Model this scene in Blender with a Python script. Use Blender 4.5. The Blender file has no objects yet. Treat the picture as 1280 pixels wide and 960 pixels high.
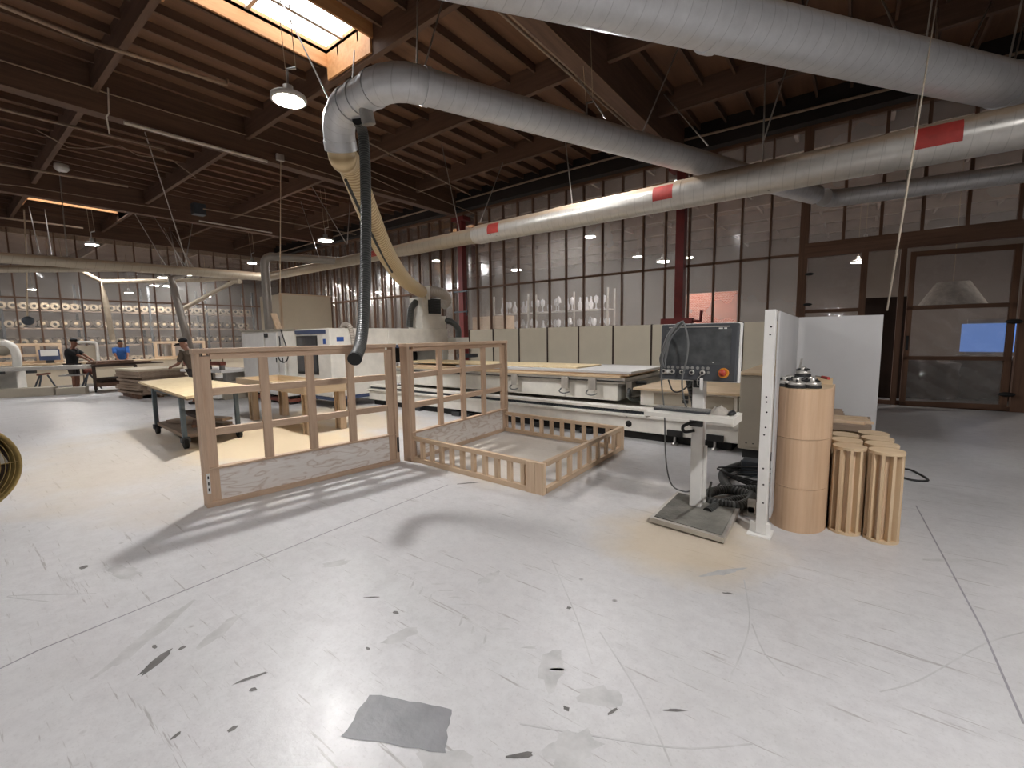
import bpy, math, random
from mathutils import Vector, Matrix
random.seed(7)
PI = math.pi
S = bpy.context.scene
COL = S.collection
MATS = {}

# ------------------------------------------------------------------ materials
def nt_new(name):
    m = bpy.data.materials.new(name); m.use_nodes = True
    nt = m.node_tree; nt.nodes.clear()
    out = nt.nodes.new('ShaderNodeOutputMaterial')
    return m, nt, out
def N(nt, typ, **kw):
    n = nt.nodes.new(typ)
    for k, v in kw.items():
        if k.startswith('i_'): n.inputs[k[2:].replace('_', ' ')].default_value = v
        else: setattr(n, k, v)
    return n
def c4(c): return (c[0], c[1], c[2], 1.0)
def hexc(h):
    h = h.lstrip('#'); v = [int(h[i:i+2], 16)/255 for i in (0, 2, 4)]
    return tuple(x/12.92 if x <= .04045 else ((x+.055)/1.055)**2.4 for x in v)
def noise(nt, coord, scale, detail=4, rough=.6):
    n = N(nt, 'ShaderNodeTexNoise'); n.inputs['Scale'].default_value = scale
    n.inputs['Detail'].default_value = detail; n.inputs['Roughness'].default_value = rough
    nt.links.new(coord, n.inputs['Vector']); return n
def ramp(nt, fac, stops):
    r = N(nt, 'ShaderNodeValToRGB'); e = r.color_ramp.elements
    while len(e) < len(stops): e.new(.5)
    for el, (p, c) in zip(e, stops): el.position = p; el.color = c4(c)
    nt.links.new(fac, r.inputs['Fac']); return r
def mix(nt, fac, a, b, blend='MIX'):
    m = N(nt, 'ShaderNodeMix', data_type='RGBA', blend_type=blend)
    for sock, v in ((m.inputs[0], fac), (m.inputs[6], a), (m.inputs[7], b)):
        if isinstance(v, (int, float)): sock.default_value = v
        elif isinstance(v, tuple): sock.default_value = c4(v)
        else: nt.links.new(v, sock)
    return m.outputs[2]
def math_(nt, op, a, b=None):
    m = N(nt, 'ShaderNodeMath', operation=op)
    for i, v in enumerate((a, b)):
        if v is None: continue
        if isinstance(v, (int, float)): m.inputs[i].default_value = v
        else: nt.links.new(v, m.inputs[i])
    return m.outputs[0]
def bsdf(nt, out, col, rough, metal=0.0, bumpv=None, bs=.2, spec=.5):
    b = N(nt, 'ShaderNodeBsdfPrincipled')
    for k, v in (('Base Color', col), ('Roughness', rough), ('Metallic', metal), ('Specular IOR Level', spec)):
        if isinstance(v, tuple): b.inputs[k].default_value = c4(v)
        elif isinstance(v, (int, float)): b.inputs[k].default_value = v
        else: nt.links.new(v, b.inputs[k])
    if bumpv is not None:
        bp = N(nt, 'ShaderNodeBump'); bp.inputs['Strength'].default_value = bs; bp.inputs['Distance'].default_value = .02
        nt.links.new(bumpv, bp.inputs['Height']); nt.links.new(bp.outputs[0], b.inputs['Normal'])
    nt.links.new(b.outputs[0], out.inputs[0]); return b
def tc(nt, which='Object'):
    return N(nt, 'ShaderNodeTexCoord').outputs[which]
def scaled(nt, vec, s):
    m = N(nt, 'ShaderNodeMapping'); m.inputs['Scale'].default_value = s
    nt.links.new(vec, m.inputs['Vector']); return m.outputs[0]

def simple(name, col, rough=.5, metal=0.0, var=.12, scale=5, bump=0.0, spec=.5):
    m, nt, out = nt_new(name); co = tc(nt)
    n = noise(nt, co, scale)
    a = tuple(max(0, x*(1-var*1.6)) for x in col); b = tuple(min(1, x*(1+var)) for x in col)
    r = ramp(nt, n.outputs[0], [(.3, a), (.7, b)])
    bv = noise(nt, co, scale*12).outputs[0] if bump else None
    bsdf(nt, out, r.outputs[0], rough, metal, bv, bump, spec)
    MATS[name] = m; return m
def wood(name, base, dark, axis, fine=26, coarse=2.2, rough=.6, rnd=.16):
    m, nt, out = nt_new(name); co = tc(nt)
    sc = [fine, fine, fine]; sc[axis] = coarse
    n = noise(nt, scaled(nt, co, tuple(sc)), 1.0, 5, .65)
    n2 = noise(nt, scaled(nt, co, tuple(x*.22 for x in sc)), 1.0, 3)
    r = ramp(nt, n.outputs[0], [(.32, dark), (.62, base)])
    r2 = ramp(nt, n2.outputs[0], [(.3, tuple(x*.78 for x in base)), (.65, tuple(min(1, x*1.08) for x in base))])
    c = mix(nt, .5, r.outputs[0], r2.outputs[0])
    oi = N(nt, 'ShaderNodeObjectInfo')
    g = ramp(nt, oi.outputs['Random'], [(0, (1-rnd,)*3), (1, (1, 1, 1))])
    c = mix(nt, 1.0, c, g.outputs[0], 'MULTIPLY')
    bsdf(nt, out, c, rough, 0, n.outputs[0], .08)
    MATS[name] = m; return m
def swirl_ply(name, base, dark, scale=1.6, rough=.6):
    m, nt, out = nt_new(name); co = tc(nt)
    n0 = noise(nt, co, scale, 2)
    v = N(nt, 'ShaderNodeVectorMath', operation='MULTIPLY_ADD')
    nt.links.new(n0.outputs['Color'], v.inputs[0]); v.inputs[1].default_value = (.5, .5, .5); nt.links.new(co, v.inputs[2])
    w = noise(nt, scaled(nt, v.outputs[0], (4, 1.6, 6)), 1.3, 2)
    b = math_(nt, 'FRACT', math_(nt, 'MULTIPLY', w.outputs[0], 5.0))
    r = ramp(nt, b, [(0, dark), (.22, base), (.8, base), (1, tuple((x+y)/2 for x, y in zip(dark, base)))])
    f = noise(nt, scaled(nt, co, (30, 3, 60)), 1.0, 3)
    c = mix(nt, .25, r.outputs[0], ramp(nt, f.outputs[0], [(.3, dark), (.7, base)]).outputs[0])
    bsdf(nt, out, c, rough); MATS[name] = m; return m

def duct_mat(name, col, rough, pitch=.13, dust=.0, metal=.5, seam=.35):
    m, nt, out = nt_new(name)
    uv = tc(nt, 'UV'); sp = N(nt, 'ShaderNodeSeparateXYZ'); nt.links.new(uv, sp.inputs[0])
    u = math_(nt, 'ADD', math_(nt, 'DIVIDE', sp.outputs[0], pitch), sp.outputs[1])
    fr = math_(nt, 'FRACT', u)
    line = ramp(nt, fr, [(0, (1, 1, 1)), (.035, (1, 1, 1)), (.07, (0, 0, 0)), (1, (0, 0, 0))])
    cell = math_(nt, 'FLOOR', u)
    wn = N(nt, 'ShaderNodeTexWhiteNoise', noise_dimensions='1D'); nt.links.new(cell, wn.inputs['W'])
    co = tc(nt); n = noise(nt, co, 9, 5)
    base = ramp(nt, n.outputs[0], [(.3, tuple(x*.86 for x in col)), (.7, col)])
    c = mix(nt, math_(nt, 'MULTIPLY', line.outputs[0], seam), base.outputs[0], tuple(x*.35 for x in col))
    c = mix(nt, math_(nt, 'MULTIPLY', wn.outputs[0], .10), c, tuple(x*.6 for x in col))
    bmp = None
    ro = ramp(nt, n.outputs[0], [(.3, (rough*.8,)*3), (.7, (min(1, rough*1.3),)*3)])
    met = metal
    if dust:
        g = N(nt, 'ShaderNodeNewGeometry'); s2 = N(nt, 'ShaderNodeSeparateXYZ'); nt.links.new(g.outputs['Normal'], s2.inputs[0])
        hz = math_(nt, 'ADD', s2.outputs[2], math_(nt, 'MULTIPLY', n.outputs[0], .35))
        dr = ramp(nt, hz, [(.38, (0, 0, 0)), (.72, (dust,)*3)])
        c = mix(nt, dr.outputs[0], c, hexc('#a8927a'))
        met = math_(nt, 'MULTIPLY', math_(nt, 'SUBTRACT', 1.0, dr.outputs[0]), metal)
        ro2 = mix(nt, dr.outputs[0], ro.outputs[0], (.9, .9, .9)); 
        bsdf(nt, out, c, ro2, met)
    else:
        bsdf(nt, out, c, ro.outputs[0], met)
    MATS[name] = m; return m
def ring_mat(name, a, b, pitch, rough=.5):
    m, nt, out = nt_new(name)
    uv = tc(nt, 'UV'); sp = N(nt, 'ShaderNodeSeparateXYZ'); nt.links.new(uv, sp.inputs[0])
    fr = math_(nt, 'FRACT', math_(nt, 'DIVIDE', sp.outputs[0], pitch))
    tri = math_(nt, 'ABSOLUTE', math_(nt, 'SUBTRACT', fr, .5))
    c = ramp(nt, tri, [(.1, a), (.45, b)])
    bsdf(nt, out, c.outputs[0], rough, 0, tri, .6); MATS[name] = m; return m
def emit(name, col, strength):
    m, nt, out = nt_new(name); co = tc(nt)
    n = noise(nt, co, 3.0)
    r = ramp(nt, n.outputs[0], [(.2, tuple(x*.96 for x in col)), (.8, col)])
    e = N(nt, 'ShaderNodeEmission'); nt.links.new(r.outputs[0], e.inputs[0]); e.inputs[1].default_value = strength
    nt.links.new(e.outputs[0], out.inputs[0]); MATS[name] = m; return m
def film(name, trans, tint, diff, gloss, rough, bscale=2.5, bstr=.5):
    """clear polythene sheet: lets most light through, scatters a little, shines a little"""
    m, nt, out = nt_new(name); co = tc(nt)
    n = noise(nt, co, bscale, 3); n2 = noise(nt, co, .5, 3)
    bp = N(nt, 'ShaderNodeBump'); bp.inputs['Strength'].default_value = bstr; bp.inputs['Distance'].default_value = .08
    nt.links.new(n.outputs[0], bp.inputs['Height'])
    t = N(nt, 'ShaderNodeBsdfTransparent'); t.inputs[0].default_value = c4(tint)
    d = N(nt, 'ShaderNodeBsdfDiffuse'); d.inputs[0].default_value = c4((.8, .78, .75))
    tl = N(nt, 'ShaderNodeBsdfTranslucent'); tl.inputs[0].default_value = c4((.8, .78, .76))
    g = N(nt, 'ShaderNodeBsdfGlossy'); g.inputs['Roughness'].default_value = rough
    nt.links.new(bp.outputs[0], g.inputs['Normal'])
    a = N(nt, 'ShaderNodeMixShader'); a.inputs[0].default_value = .6
    nt.links.new(d.outputs[0], a.inputs[1]); nt.links.new(tl.outputs[0], a.inputs[2])
    b = N(nt, 'ShaderNodeMixShader')
    f = ramp(nt, n2.outputs[0], [(.3, (diff*.75,)*3), (.7, (diff*1.3,)*3)])
    nt.links.new(f.outputs[0], b.inputs[0])
    nt.links.new(t.outputs[0], b.inputs[1]); nt.links.new(a.outputs[0], b.inputs[2])
    c = N(nt, 'ShaderNodeMixShader'); fr = N(nt, 'ShaderNodeFresnel'); fr.inputs[0].default_value = 1.45
    nt.links.new(bp.outputs[0], fr.inputs['Normal'])
    nt.links.new(math_(nt, 'MULTIPLY', fr.outputs[0], gloss), c.inputs[0])
    nt.links.new(b.outputs[0], c.inputs[1]); nt.links.new(g.outputs[0], c.inputs[2])
    nt.links.new(c.outputs[0], out.inputs[0]); MATS[name] = m; return m

def floor_mat():
    m, nt, out = nt_new('concrete_floor'); co = tc(nt)
    n1 = noise(nt, co, .55, 6, .6); n2 = noise(nt, co, 3.5, 7, .7); n3 = noise(nt, co, 28, 3)
    c = ramp(nt, n1.outputs[0], [(.3, hexc('#bdbbbb')), (.52, hexc('#c6c5c6')), (.75, hexc('#cdcccd'))]).outputs[0]
    # scuffed darker clouds
    w = ramp(nt, n2.outputs[0], [(.56, (0, 0, 0)), (.75, (.45, .45, .45))])
    c = mix(nt, w.outputs[0], c, hexc('#acaaaa'))
    # fine scratches in two directions
    for ang, sx, sy, lo in ((.5, 1.1, 60, .63), (-.9, 1.4, 75, .645), (1.3, .9, 50, .66), (2.2, 2.0, 90, .65)):
        mp = N(nt, 'ShaderNodeMapping'); mp.inputs['Rotation'].default_value = (0, 0, ang); mp.inputs['Scale'].default_value = (sx, sy*.35, 1)
        nt.links.new(co, mp.inputs['Vector'])
        s = noise(nt, mp.outputs[0], 1.0, 4, .7)
        sr = ramp(nt, s.outputs[0], [(lo, (0, 0, 0)), (lo+.05, (.75, .75, .75))])
        c = mix(nt, sr.outputs[0], c, hexc('#8f8a86'))
    # worn mottling and fine grit
    n4 = noise(nt, co, 11, 6, .75); n5 = noise(nt, co, 60, 3, .7)
    mo = ramp(nt, n4.outputs[0], [(.42, (0, 0, 0)), (.68, (.5, .5, .5))])
    c = mix(nt, mo.outputs[0], c, hexc('#b0aeb0'))
    gr = ramp(nt, n5.outputs[0], [(.55, (0, 0, 0)), (.75, (.35, .35, .35))])
    c = mix(nt, gr.outputs[0], c, hexc('#96928f'))
    # small dark specks
    v = N(nt, 'ShaderNodeTexVoronoi'); v.inputs['Scale'].default_value = 3.1; nt.links.new(co, v.inputs['Vector'])
    vs = ramp(nt, v.outputs['Distance'], [(.0, (.8, .8, .8)), (.035, (.6, .6, .6)), (.06, (0, 0, 0))])
    gate = ramp(nt, noise(nt, co, 1.1, 2).outputs[0], [(.5, (0, 0, 0)), (.6, (1, 1, 1))])
    c = mix(nt, math_(nt, 'MULTIPLY', vs.outputs[0], gate.outputs[0]), c, hexc('#55504d'))
    # saw dust lying around the carts, the frames and the panel stand
    sp = N(nt, 'ShaderNodeSeparateXYZ'); nt.links.new(co, sp.inputs[0])
    tot = None
    for (cx, cy, rx, ry, a) in ((-7.6, 3.3, 2.3, 1.9, .85), (-8.3, 5.3, 2.4, 1.3, .6), (-9.3, 2.6, 2.0, 1.3, .5), (-1.0, 3.5, .8, .7, .55), (-3.6, 4.9, 1.6, 1.6, .3), (-8.0, 1.6, 3.2, 1.8, .35)):
        dx = math_(nt, 'DIVIDE', math_(nt, 'SUBTRACT', sp.outputs[0], cx), rx); dy = math_(nt, 'DIVIDE', math_(nt, 'SUBTRACT', sp.outputs[1], cy), ry)
        d = math_(nt, 'SQRT', math_(nt, 'ADD', math_(nt, 'MULTIPLY', dx, dx), math_(nt, 'MULTIPLY', dy, dy)))
        d = math_(nt, 'ADD', d, math_(nt, 'MULTIPLY', math_(nt, 'SUBTRACT', n1.outputs[0], .5), 1.6))
        f = ramp(nt, d, [(.45, (a,)*3), (1.0, (0, 0, 0))]).outputs[0]
        tot = f if tot is None else mix(nt, 1.0, tot, f, 'LIGHTEN')
    c = mix(nt, tot, c, hexc('#d8c19a'))
    rg = ramp(nt, n2.outputs[0], [(.3, (.29,)*3), (.7, (.44,)*3)])
    rg = mix(nt, tot, rg.outputs[0], (.8, .8, .8))
    bsdf(nt, out, c, rg, 0, n3.outputs[0], .05); MATS['concrete_floor'] = m; return m

def brick_mat():
    m, nt, out = nt_new('red_brick'); co = tc(nt)
    mp = N(nt, 'ShaderNodeMapping'); mp.inputs['Rotation'].default_value = (PI/2, 0, 0); nt.links.new(co, mp.inputs['Vector'])
    b = N(nt, 'ShaderNodeTexBrick'); b.inputs['Color1'].default_value = c4(hexc('#c97a6a')); b.inputs['Color2'].default_value = c4(hexc('#b5604f'))
    b.inputs['Mortar'].default_value = c4(hexc('#e0c8b8')); b.inputs['Scale'].default_value = 4.0
    nt.links.new(mp.outputs[0], b.inputs['Vector'])
    bsdf(nt, out, b.outputs[0], .85); MATS['red_brick'] = m

floor_mat(); brick_mat()
PINE = (hexc('#d2b69c'), hexc('#b0917a'))
for ax, s in ((0, 'x'), (1, 'y'), (2, 'z')):
    wood('pine_'+s, *PINE, ax)
    wood('maple_'+s, hexc('#d9c09e'), hexc('#c1a27c'), ax, 18, 1.6)
    wood('raw_lumber_'+s, hexc('#dcc2a4'), hexc('#bc9a7a'), ax, 22, 1.4)
    wood('roof_timber_'+s, hexc('#6e5240'), hexc('#3d2a20'), ax, 16, 1.0, .75, .35)
    wood('stud_'+s, hexc('#6e4f3b'), hexc('#452f22'), ax, 22, 1.2, .7)
    wood('orange_wood_'+s, hexc('#d9a06a'), hexc('#b57440'), ax, 14, 1.2, .6)
wood('deck', hexc('#76543c'), hexc('#482f21'), 1, 5, .5, .8)
wood('plank_grey', hexc('#a08c7a'), hexc('#75614f'), 0, 14, 1.0, .8)
swirl_ply('fir_plywood', hexc('#ece7e2'), hexc('#c6b4a6'), .9)
swirl_ply('sheet_plywood', hexc('#e3cfa6'), hexc('#cfb283'), .8)
wood('veneer', hexc('#d3b394'), hexc('#c09b78'), 2, 30, 1.2, .5, .08)
duct_mat('galvanised_bright', hexc('#dedfe1'), .38, .14, .55, .4)
duct_mat('galvanised', hexc('#cfccc6'), .34, .15, .9)
duct_mat('galvanised_dusty', hexc('#b8ac9a'), .5, .2, .95, .7)
duct_mat('steel_pipe', hexc('#98918a'), .5, .5, .5, .7, .1)
ring_mat('cream_hose', hexc('#d8c49c'), hexc('#a88f68'), .055)
ring_mat('black_hose', hexc('#4a4c4a'), hexc('#161716'), .03)
ring_mat('grey_hose', hexc('#b5aba0'), hexc('#857c72'), .04)
simple('white_paint', hexc('#e6e4e0'), .45, 0, .06, 3)
simple('machine_white', hexc('#e6e2d9'), .5, 0, .1, 2.5)
simple('cabinet_grey', hexc('#a39a8b'), .55, 0, .06, 2)
simple('panel_grey', hexc('#c9c0ad'), .6, 0, .05, 1.2)
simple('panel_white', hexc('#c3c2c2'), .5, 0, .04, 1.2)
simple('panel_beige', hexc('#c9bba4'), .7, 0, .06, 1.0)
simple('tan_top', hexc('#c2ab8d'), .6, 0, .1, 3)
simple('blue_trim', hexc('#3d4a6b'), .5, 0, .08, 3)
simple('blue_logo', hexc('#2c4f94'), .5)
simple('dark_glass', hexc('#4b4b4d'), .25, 0, .2, 2)
simple('dark_recess', hexc('#242322'), .8)
simple('black_rubber', hexc('#1d1d1d'), .7, 0, .2, 8)
simple('black_plastic', hexc('#2a2b2c'), .45, 0, .15, 6)
simple('screen_bezel', hexc('#44464a'), .5, 0, .1, 4)
simple('screen_dusty', hexc('#4d4f50'), .42, 0, .28, 9)
simple('key_grey', hexc('#8b8a86'), .6)
simple('rubber_mat', hexc('#78766f'), .85, 0, .3, 4, .3)
simple('steel', hexc('#a8a6a2'), .35, .9, .15, 6)
simple('aluminium', hexc('#c3bfb8'), .4, .6, .12, 5)
simple('dark_steel', hexc('#4a4f55'), .5, .5, .15, 6)
simple('cart_steel', hexc('#5f6c74'), .5, .3, .12, 6)
simple('rust_red', hexc('#6e1f1d'), .6, 0, .15, 3)
simple('label_red', hexc('#b03a33'), .6, 0, .15, 7)
simple('button_orange', hexc('#d98b2b'), .5)
simple('button_red', hexc('#b8402c'), .5)
simple('cable_grey', hexc('#6c6d6c'), .6)
simple('cable_black', hexc('#232323'), .6)
simple('cable_tan', hexc('#b9a58b'), .7)
simple('rope_grey', hexc('#8f8475'), .8)
simple('rod_steel', hexc('#aaa39b'), .5, .5, .1, 8)
simple('conduit_white', hexc('#cfc8bd'), .5, .2)
simple('pipe_cream', hexc('#a89a86'), .6, .2)
simple('conduit_tan', hexc('#97826f'), .6, .2)
simple('lamp_white', hexc('#c9c7c2'), .4, .2)
simple('cloth_grey', hexc('#b1aaa0'), .9, 0, .15, 12, .4)
simple('brass_dusty', hexc('#a8905a'), .55, .5, .25, 6)
simple('skin', hexc('#8a5f4a'), .6, 0, .08, 10)
simple('black_cloth', hexc('#141416'), .85, 0, .2, 12)
simple('blue_cloth', hexc('#3f74c4'), .85, 0, .15, 12)
simple('olive_cloth', hexc('#5a4c3e'), .85, 0, .15, 12)
simple('dark_cloth', hexc('#3a3430'), .85, 0, .15, 12)
simple('hair_dark', hexc('#1a1512'), .8)
simple('far_wall', hexc('#9a8f86'), .9, 0, .08, .4)
simple('insulation', hexc('#857469'), .9, 0, .15, .7)
simple('insulation_beam', hexc('#a3948a'), .8, 0, .1, 2)
simple('dark_timber', hexc('#1e1613'), .8, 0, .2, 2)
simple('dark_brown', hexc('#3a2b23'), .8, 0, .15, 2)
simple('roll_fabric', hexc('#a3957f'), .9, 0, .3, 3)
simple('roll_dark', hexc('#4d4339'), .9, 0, .3, 3)
simple('roll_card', hexc('#b3a184'), .9)
simple('glass_silver', hexc('#e8e9ee'), .15, .2, .1, 6)
simple('patch_grey', hexc('#88888c'), .42, 0, .25, 2.2, .15)
simple('scuff_dark', hexc('#6a6765'), .6, 0, .2, 9)
simple('scuff_mid', hexc('#b9b8b8'), .45, 0, .12, 9)
simple('joint_line', hexc('#98959a'), .9)
simple('plastic_blue_window', hexc('#4a78c8'), .5)
simple('saw_red', hexc('#7c4436'), .6, 0, .2, 8)
emit('lamp_glow', (1.0, .982, .968), 560)
emit('lamp_glow_far', (1.0, .95, .9), 300)
emit('sky_pane', (.93, .97, 1.0), 4.8)
emit('sky_window', (.2, .4, 1.0), .55)
film('polythene', 1, (.86, .83, .80), .23, .7, .14, 1.2, .12)
film('polythene_clear', 1, (.80, .77, .74), .15, .7, .12, 1.5, .2)
film('polythene_loose', 1, (.72, .68, .66), .13, 1.5, .08, 1.6, .9)

# ------------------------------------------------------------------ mesh building
class MB:
    def __init__(s): s.v = []; s.f = []; s.uv = []; s.sm = []
    def add(s, vs, fs, uvs=None, smooth=False):
        o = len(s.v); s.v += [Vector(p) for p in vs]
        for i, f in enumerate(fs):
            s.f.append(tuple(o+k for k in f)); s.sm.append(smooth)
            s.uv.append(uvs[i] if uvs else None)
        return s
    def box(s, c, d, rot=None):
        c = Vector(c); h = Vector(d)/2; vs = []
        for x in (-1, 1):
            for y in (-1, 1):
                for z in (-1, 1):
                    p = Vector((x*h.x, y*h.y, z*h.z))
                    if rot is not None: p = rot @ p
                    vs.append(c+p)
        return s.add(vs, [(0, 1, 3, 2), (4, 6, 7, 5), (0, 4, 5, 1), (2, 3, 7, 6), (0, 2, 6, 4), (1, 5, 7, 3)])
    def lohi(s, a, b):
        a = Vector(a); b = Vector(b); return s.box((a+b)/2, [abs(x) for x in (b-a)])
    def bar(s, p0, p1, w, h, up=(0, 0, 1)):
        p0 = Vector(p0); p1 = Vector(p1); t = (p1-p0).normalized(); up = Vector(up)
        if abs(t.dot(up)) > .97: up = Vector((0, 1, 0))
        sx = t.cross(up).normalized(); uz = sx.cross(t).normalized()
        rot = Matrix((sx, t, uz)).transposed()
        return s.box((p0+p1)/2, (w, (p1-p0).length, h), rot)
    def tube(s, pts, r, n=12, caps=True, closed=False):
        pts = [Vector(p) for p in pts]; m = len(pts)
        rs = r if isinstance(r, (list, tuple)) else [r]*m
        tan = []
        for i in range(m):
            a = pts[i-1] if (i > 0 or closed) else pts[0]; b = pts[(i+1) % m] if (i < m-1 or closed) else pts[-1]
            t = (b-a); tan.append(t.normalized() if t.length > 1e-9 else Vector((0, 0, 1)))
        ref = Vector((0, 0, 1)) if abs(tan[0].z) < .9 else Vector((1, 0, 0))
        u = tan[0].cross(ref).normalized(); vs = []; L = [0.0]
        for i in range(m):
            if i: L.append(L[-1]+(pts[i]-pts[i-1]).length)
            u = (u - tan[i]*u.dot(tan[i])).normalized(); w = tan[i].cross(u)
            for k in range(n):
                a = 2*PI*k/n; vs.append(pts[i]+(u*math.cos(a)+w*math.sin(a))*rs[i])
        fs = []; uvs = []
        rng = m if closed else m-1
        for i in range(rng):
            j = (i+1) % m
            la, lb = L[i], (L[j] if j > i else L[i]+(pts[j]-pts[i]).length)
            for k in range(n):
                q = (k+1) % n
                fs.append((i*n+k, i*n+q, j*n+q, j*n+k)); uvs.append(((la, k/n), (la, (k+1)/n), (lb, (k+1)/n), (lb, k/n)))
        s.add(vs, fs, uvs, True)
        if caps and not closed:
            s.add(vs[:n], [tuple(range(n-1, -1, -1))]); s.add(vs[-n:], [tuple(range(n))])
        return s
    def lathe(s, prof, c=(0, 0, 0), n=24, rot=None, sx=1.0, sy=1.0, smooth=True):
        c = Vector(c); vs = []; m = len(prof)
        for (r, z) in prof:
            for k in range(n):
                a = 2*PI*k/n; p = Vector((r*math.cos(a)*sx, r*math.sin(a)*sy, z))
                if rot is not None: p = rot @ p
                vs.append(c+p)
        fs = [(i*n+k, i*n+(k+1) % n, (i+1)*n+(k+1) % n, (i+1)*n+k) for i in range(m-1) for k in range(n)]
        s.add(vs, fs, None, smooth)
        if prof[0][0] > 1e-6: s.add(vs[:n], [tuple(range(n-1, -1, -1))])
        if prof[-1][0] > 1e-6: s.add(vs[-n:], [tuple(range(n))])
        return s
    def cyl(s, p0, p1, r, n=16): return s.tube([p0, p1], r, n)
    def prism(s, poly, z0, z1, smooth=False):
        n = len(poly); vs = [(x, y, z0) for x, y in poly]+[(x, y, z1) for x, y in poly]
        s.add(vs, [(i, (i+1) % n, n+(i+1) % n, n+i) for i in range(n)], None, smooth)
        s.add(vs[:n], [tuple(range(n-1, -1, -1))]); s.add(vs[n:], [tuple(range(n))]); return s
    def ball(s, c, r, n=10, sc=(1, 1, 1)):
        prof = [(r*math.sin(PI*i/n), -r*math.cos(PI*i/n)) for i in range(n+1)]; prof[0] = (0.0005, -r); prof[-1] = (.0005, r)
        return s.lathe(prof, c, 2*n, Matrix.Diagonal(Vector(sc)))
    def build(s, name, mat, parent=None, loc=None, w=True, bev=0.0):
        off = Vector((0, 0, 0))
        if parent is not None:
            if w:
                q = parent
                while q is not None: off += q.location; q = q.parent
        elif loc is not None: off = Vector(loc)
        me = bpy.data.meshes.new(name)
        me.from_pydata([tuple(p-off) for p in s.v], [], s.f); me.update()
        if any(u for u in s.uv):
            lay = me.uv_layers.new(name='UVMap'); i = 0
            for poly, u in zip(me.polygons, s.uv):
                for j in range(len(poly.vertices)):
                    lay.data[poly.loop_start+j].uv = u[j] if u else (0, 0)
        me.polygons.foreach_set('use_smooth', s.sm)
        import bmesh
        bm = bmesh.new(); bm.from_mesh(me); bmesh.ops.recalc_face_normals(bm, faces=bm.faces); bm.to_mesh(me); bm.free()
        o = bpy.data.objects.new(name, me); COL.objects.link(o)
        me.materials.append(MATS[mat] if isinstance(mat, str) else mat)
        if parent is not None: o.parent = parent
        elif loc is not None: o.location = loc
        if bev:
            b = o.modifiers.new('Bevel', 'BEVEL'); b.width = bev; b.segments = 2; b.limit_method = 'ANGLE'
        return o

def tag(o, label=None, cat=None, group=None, kind=None):
    if label: o['label'] = label
    if cat: o['category'] = cat
    if group: o['group'] = group
    if kind: o['kind'] = kind
    return o
def thing(name, label, cat, loc=(0, 0, 0), rz=0.0, group=None):
    o = bpy.data.objects.new(name, None); COL.objects.link(o); o.empty_display_size = .1
    o.location = loc; o.rotation_euler = (0, 0, rz); return tag(o, label, cat, group)
def copy_tree(o, parent=None):
    c = o.copy(); COL.objects.link(c)
    if parent is not None: c.parent = parent
    for ch in [x for x in bpy.data.objects if x.parent == o]: copy_tree(ch, c)
    return c
def B(c, d): return MB().box(c, d)
def LH(a, b): return MB().lohi(a, b)
def smooth_path(pts, sub=8):
    P = [Vector(p) for p in pts]; out = []
    for i in range(len(P)-1):
        p0 = P[max(i-1, 0)]; p1 = P[i]; p2 = P[i+1]; p3 = P[min(i+2, len(P)-1)]
        for k in range(sub):
            t = k/sub
            out.append(.5*((2*p1)+(p2-p0)*t+(2*p0-5*p1+4*p2-p3)*t*t+(3*p1-p0-3*p2+p3)*t**3))
    out.append(P[-1]); return out
def struct(o, kind='structure'): o['kind'] = kind; return o

# ------------------------------------------------------------------ camera, world
cam = bpy.data.cameras.new('camera'); co_ = bpy.data.objects.new('camera', cam); COL.objects.link(co_)
cam.sensor_width = 36; cam.lens = 15.75; cam.clip_start = .05; cam.clip_end = 200
M3 = Matrix([[0.79305, -0.052893, 0.606856], [0.608967, 0.093718, -0.787639], [-0.015212, 0.994193, 0.106533]]); co_.matrix_world = Matrix.Translation((0, 0, 1.62)) @ M3.to_4x4()
S.camera = co_
wd = bpy.data.worlds.new('sky'); S.world = wd; wd.use_nodes = True
bg = wd.node_tree.nodes['Background']; bg.inputs[0].default_value = (.7, .82, 1, 1); bg.inputs[1].default_value = 1.0
S.view_settings.view_transform = 'Standard'; S.view_settings.look = 'None'; S.view_settings.exposure = 0.23; S.view_settings.gamma = 1
S.view_settings.use_curve_mapping = False
cy = S.cycles; cy.use_denoising = True; cy.max_bounces = 8; cy.diffuse_bounces = 4; cy.glossy_bounces = 4; cy.transmission_bounces = 6
cy.transparent_max_bounces = 24; cy.sample_clamp_indirect = 4.0; cy.caustics_reflective = False; cy.caustics_refractive = False

# ------------------------------------------------------------------ the setting
YW, XW = 12.8, -26.3            # the two polythene-covered stud walls
X0, X1, Y0, Y1 = -46.0, 9.0, -9.0, 31.0
floor = struct(LH((X0, Y0, -.2), (X1, Y1, 0)).build('floor', 'concrete_floor'))

def blob(mb, c, rx, ry, ang=0, n=12, jag=.3, z=.0015):
    vs = []
    for k in range(n):
        a = 2*PI*k/n; q = 1+random.uniform(-jag, jag)
        x, y = rx*math.cos(a)*q, ry*math.sin(a)*q
        vs.append((c[0]+x*math.cos(ang)-y*math.sin(ang), c[1]+x*math.sin(ang)+y*math.cos(ang), z))
    mb.add(vs, [tuple(range(n))])
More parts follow.
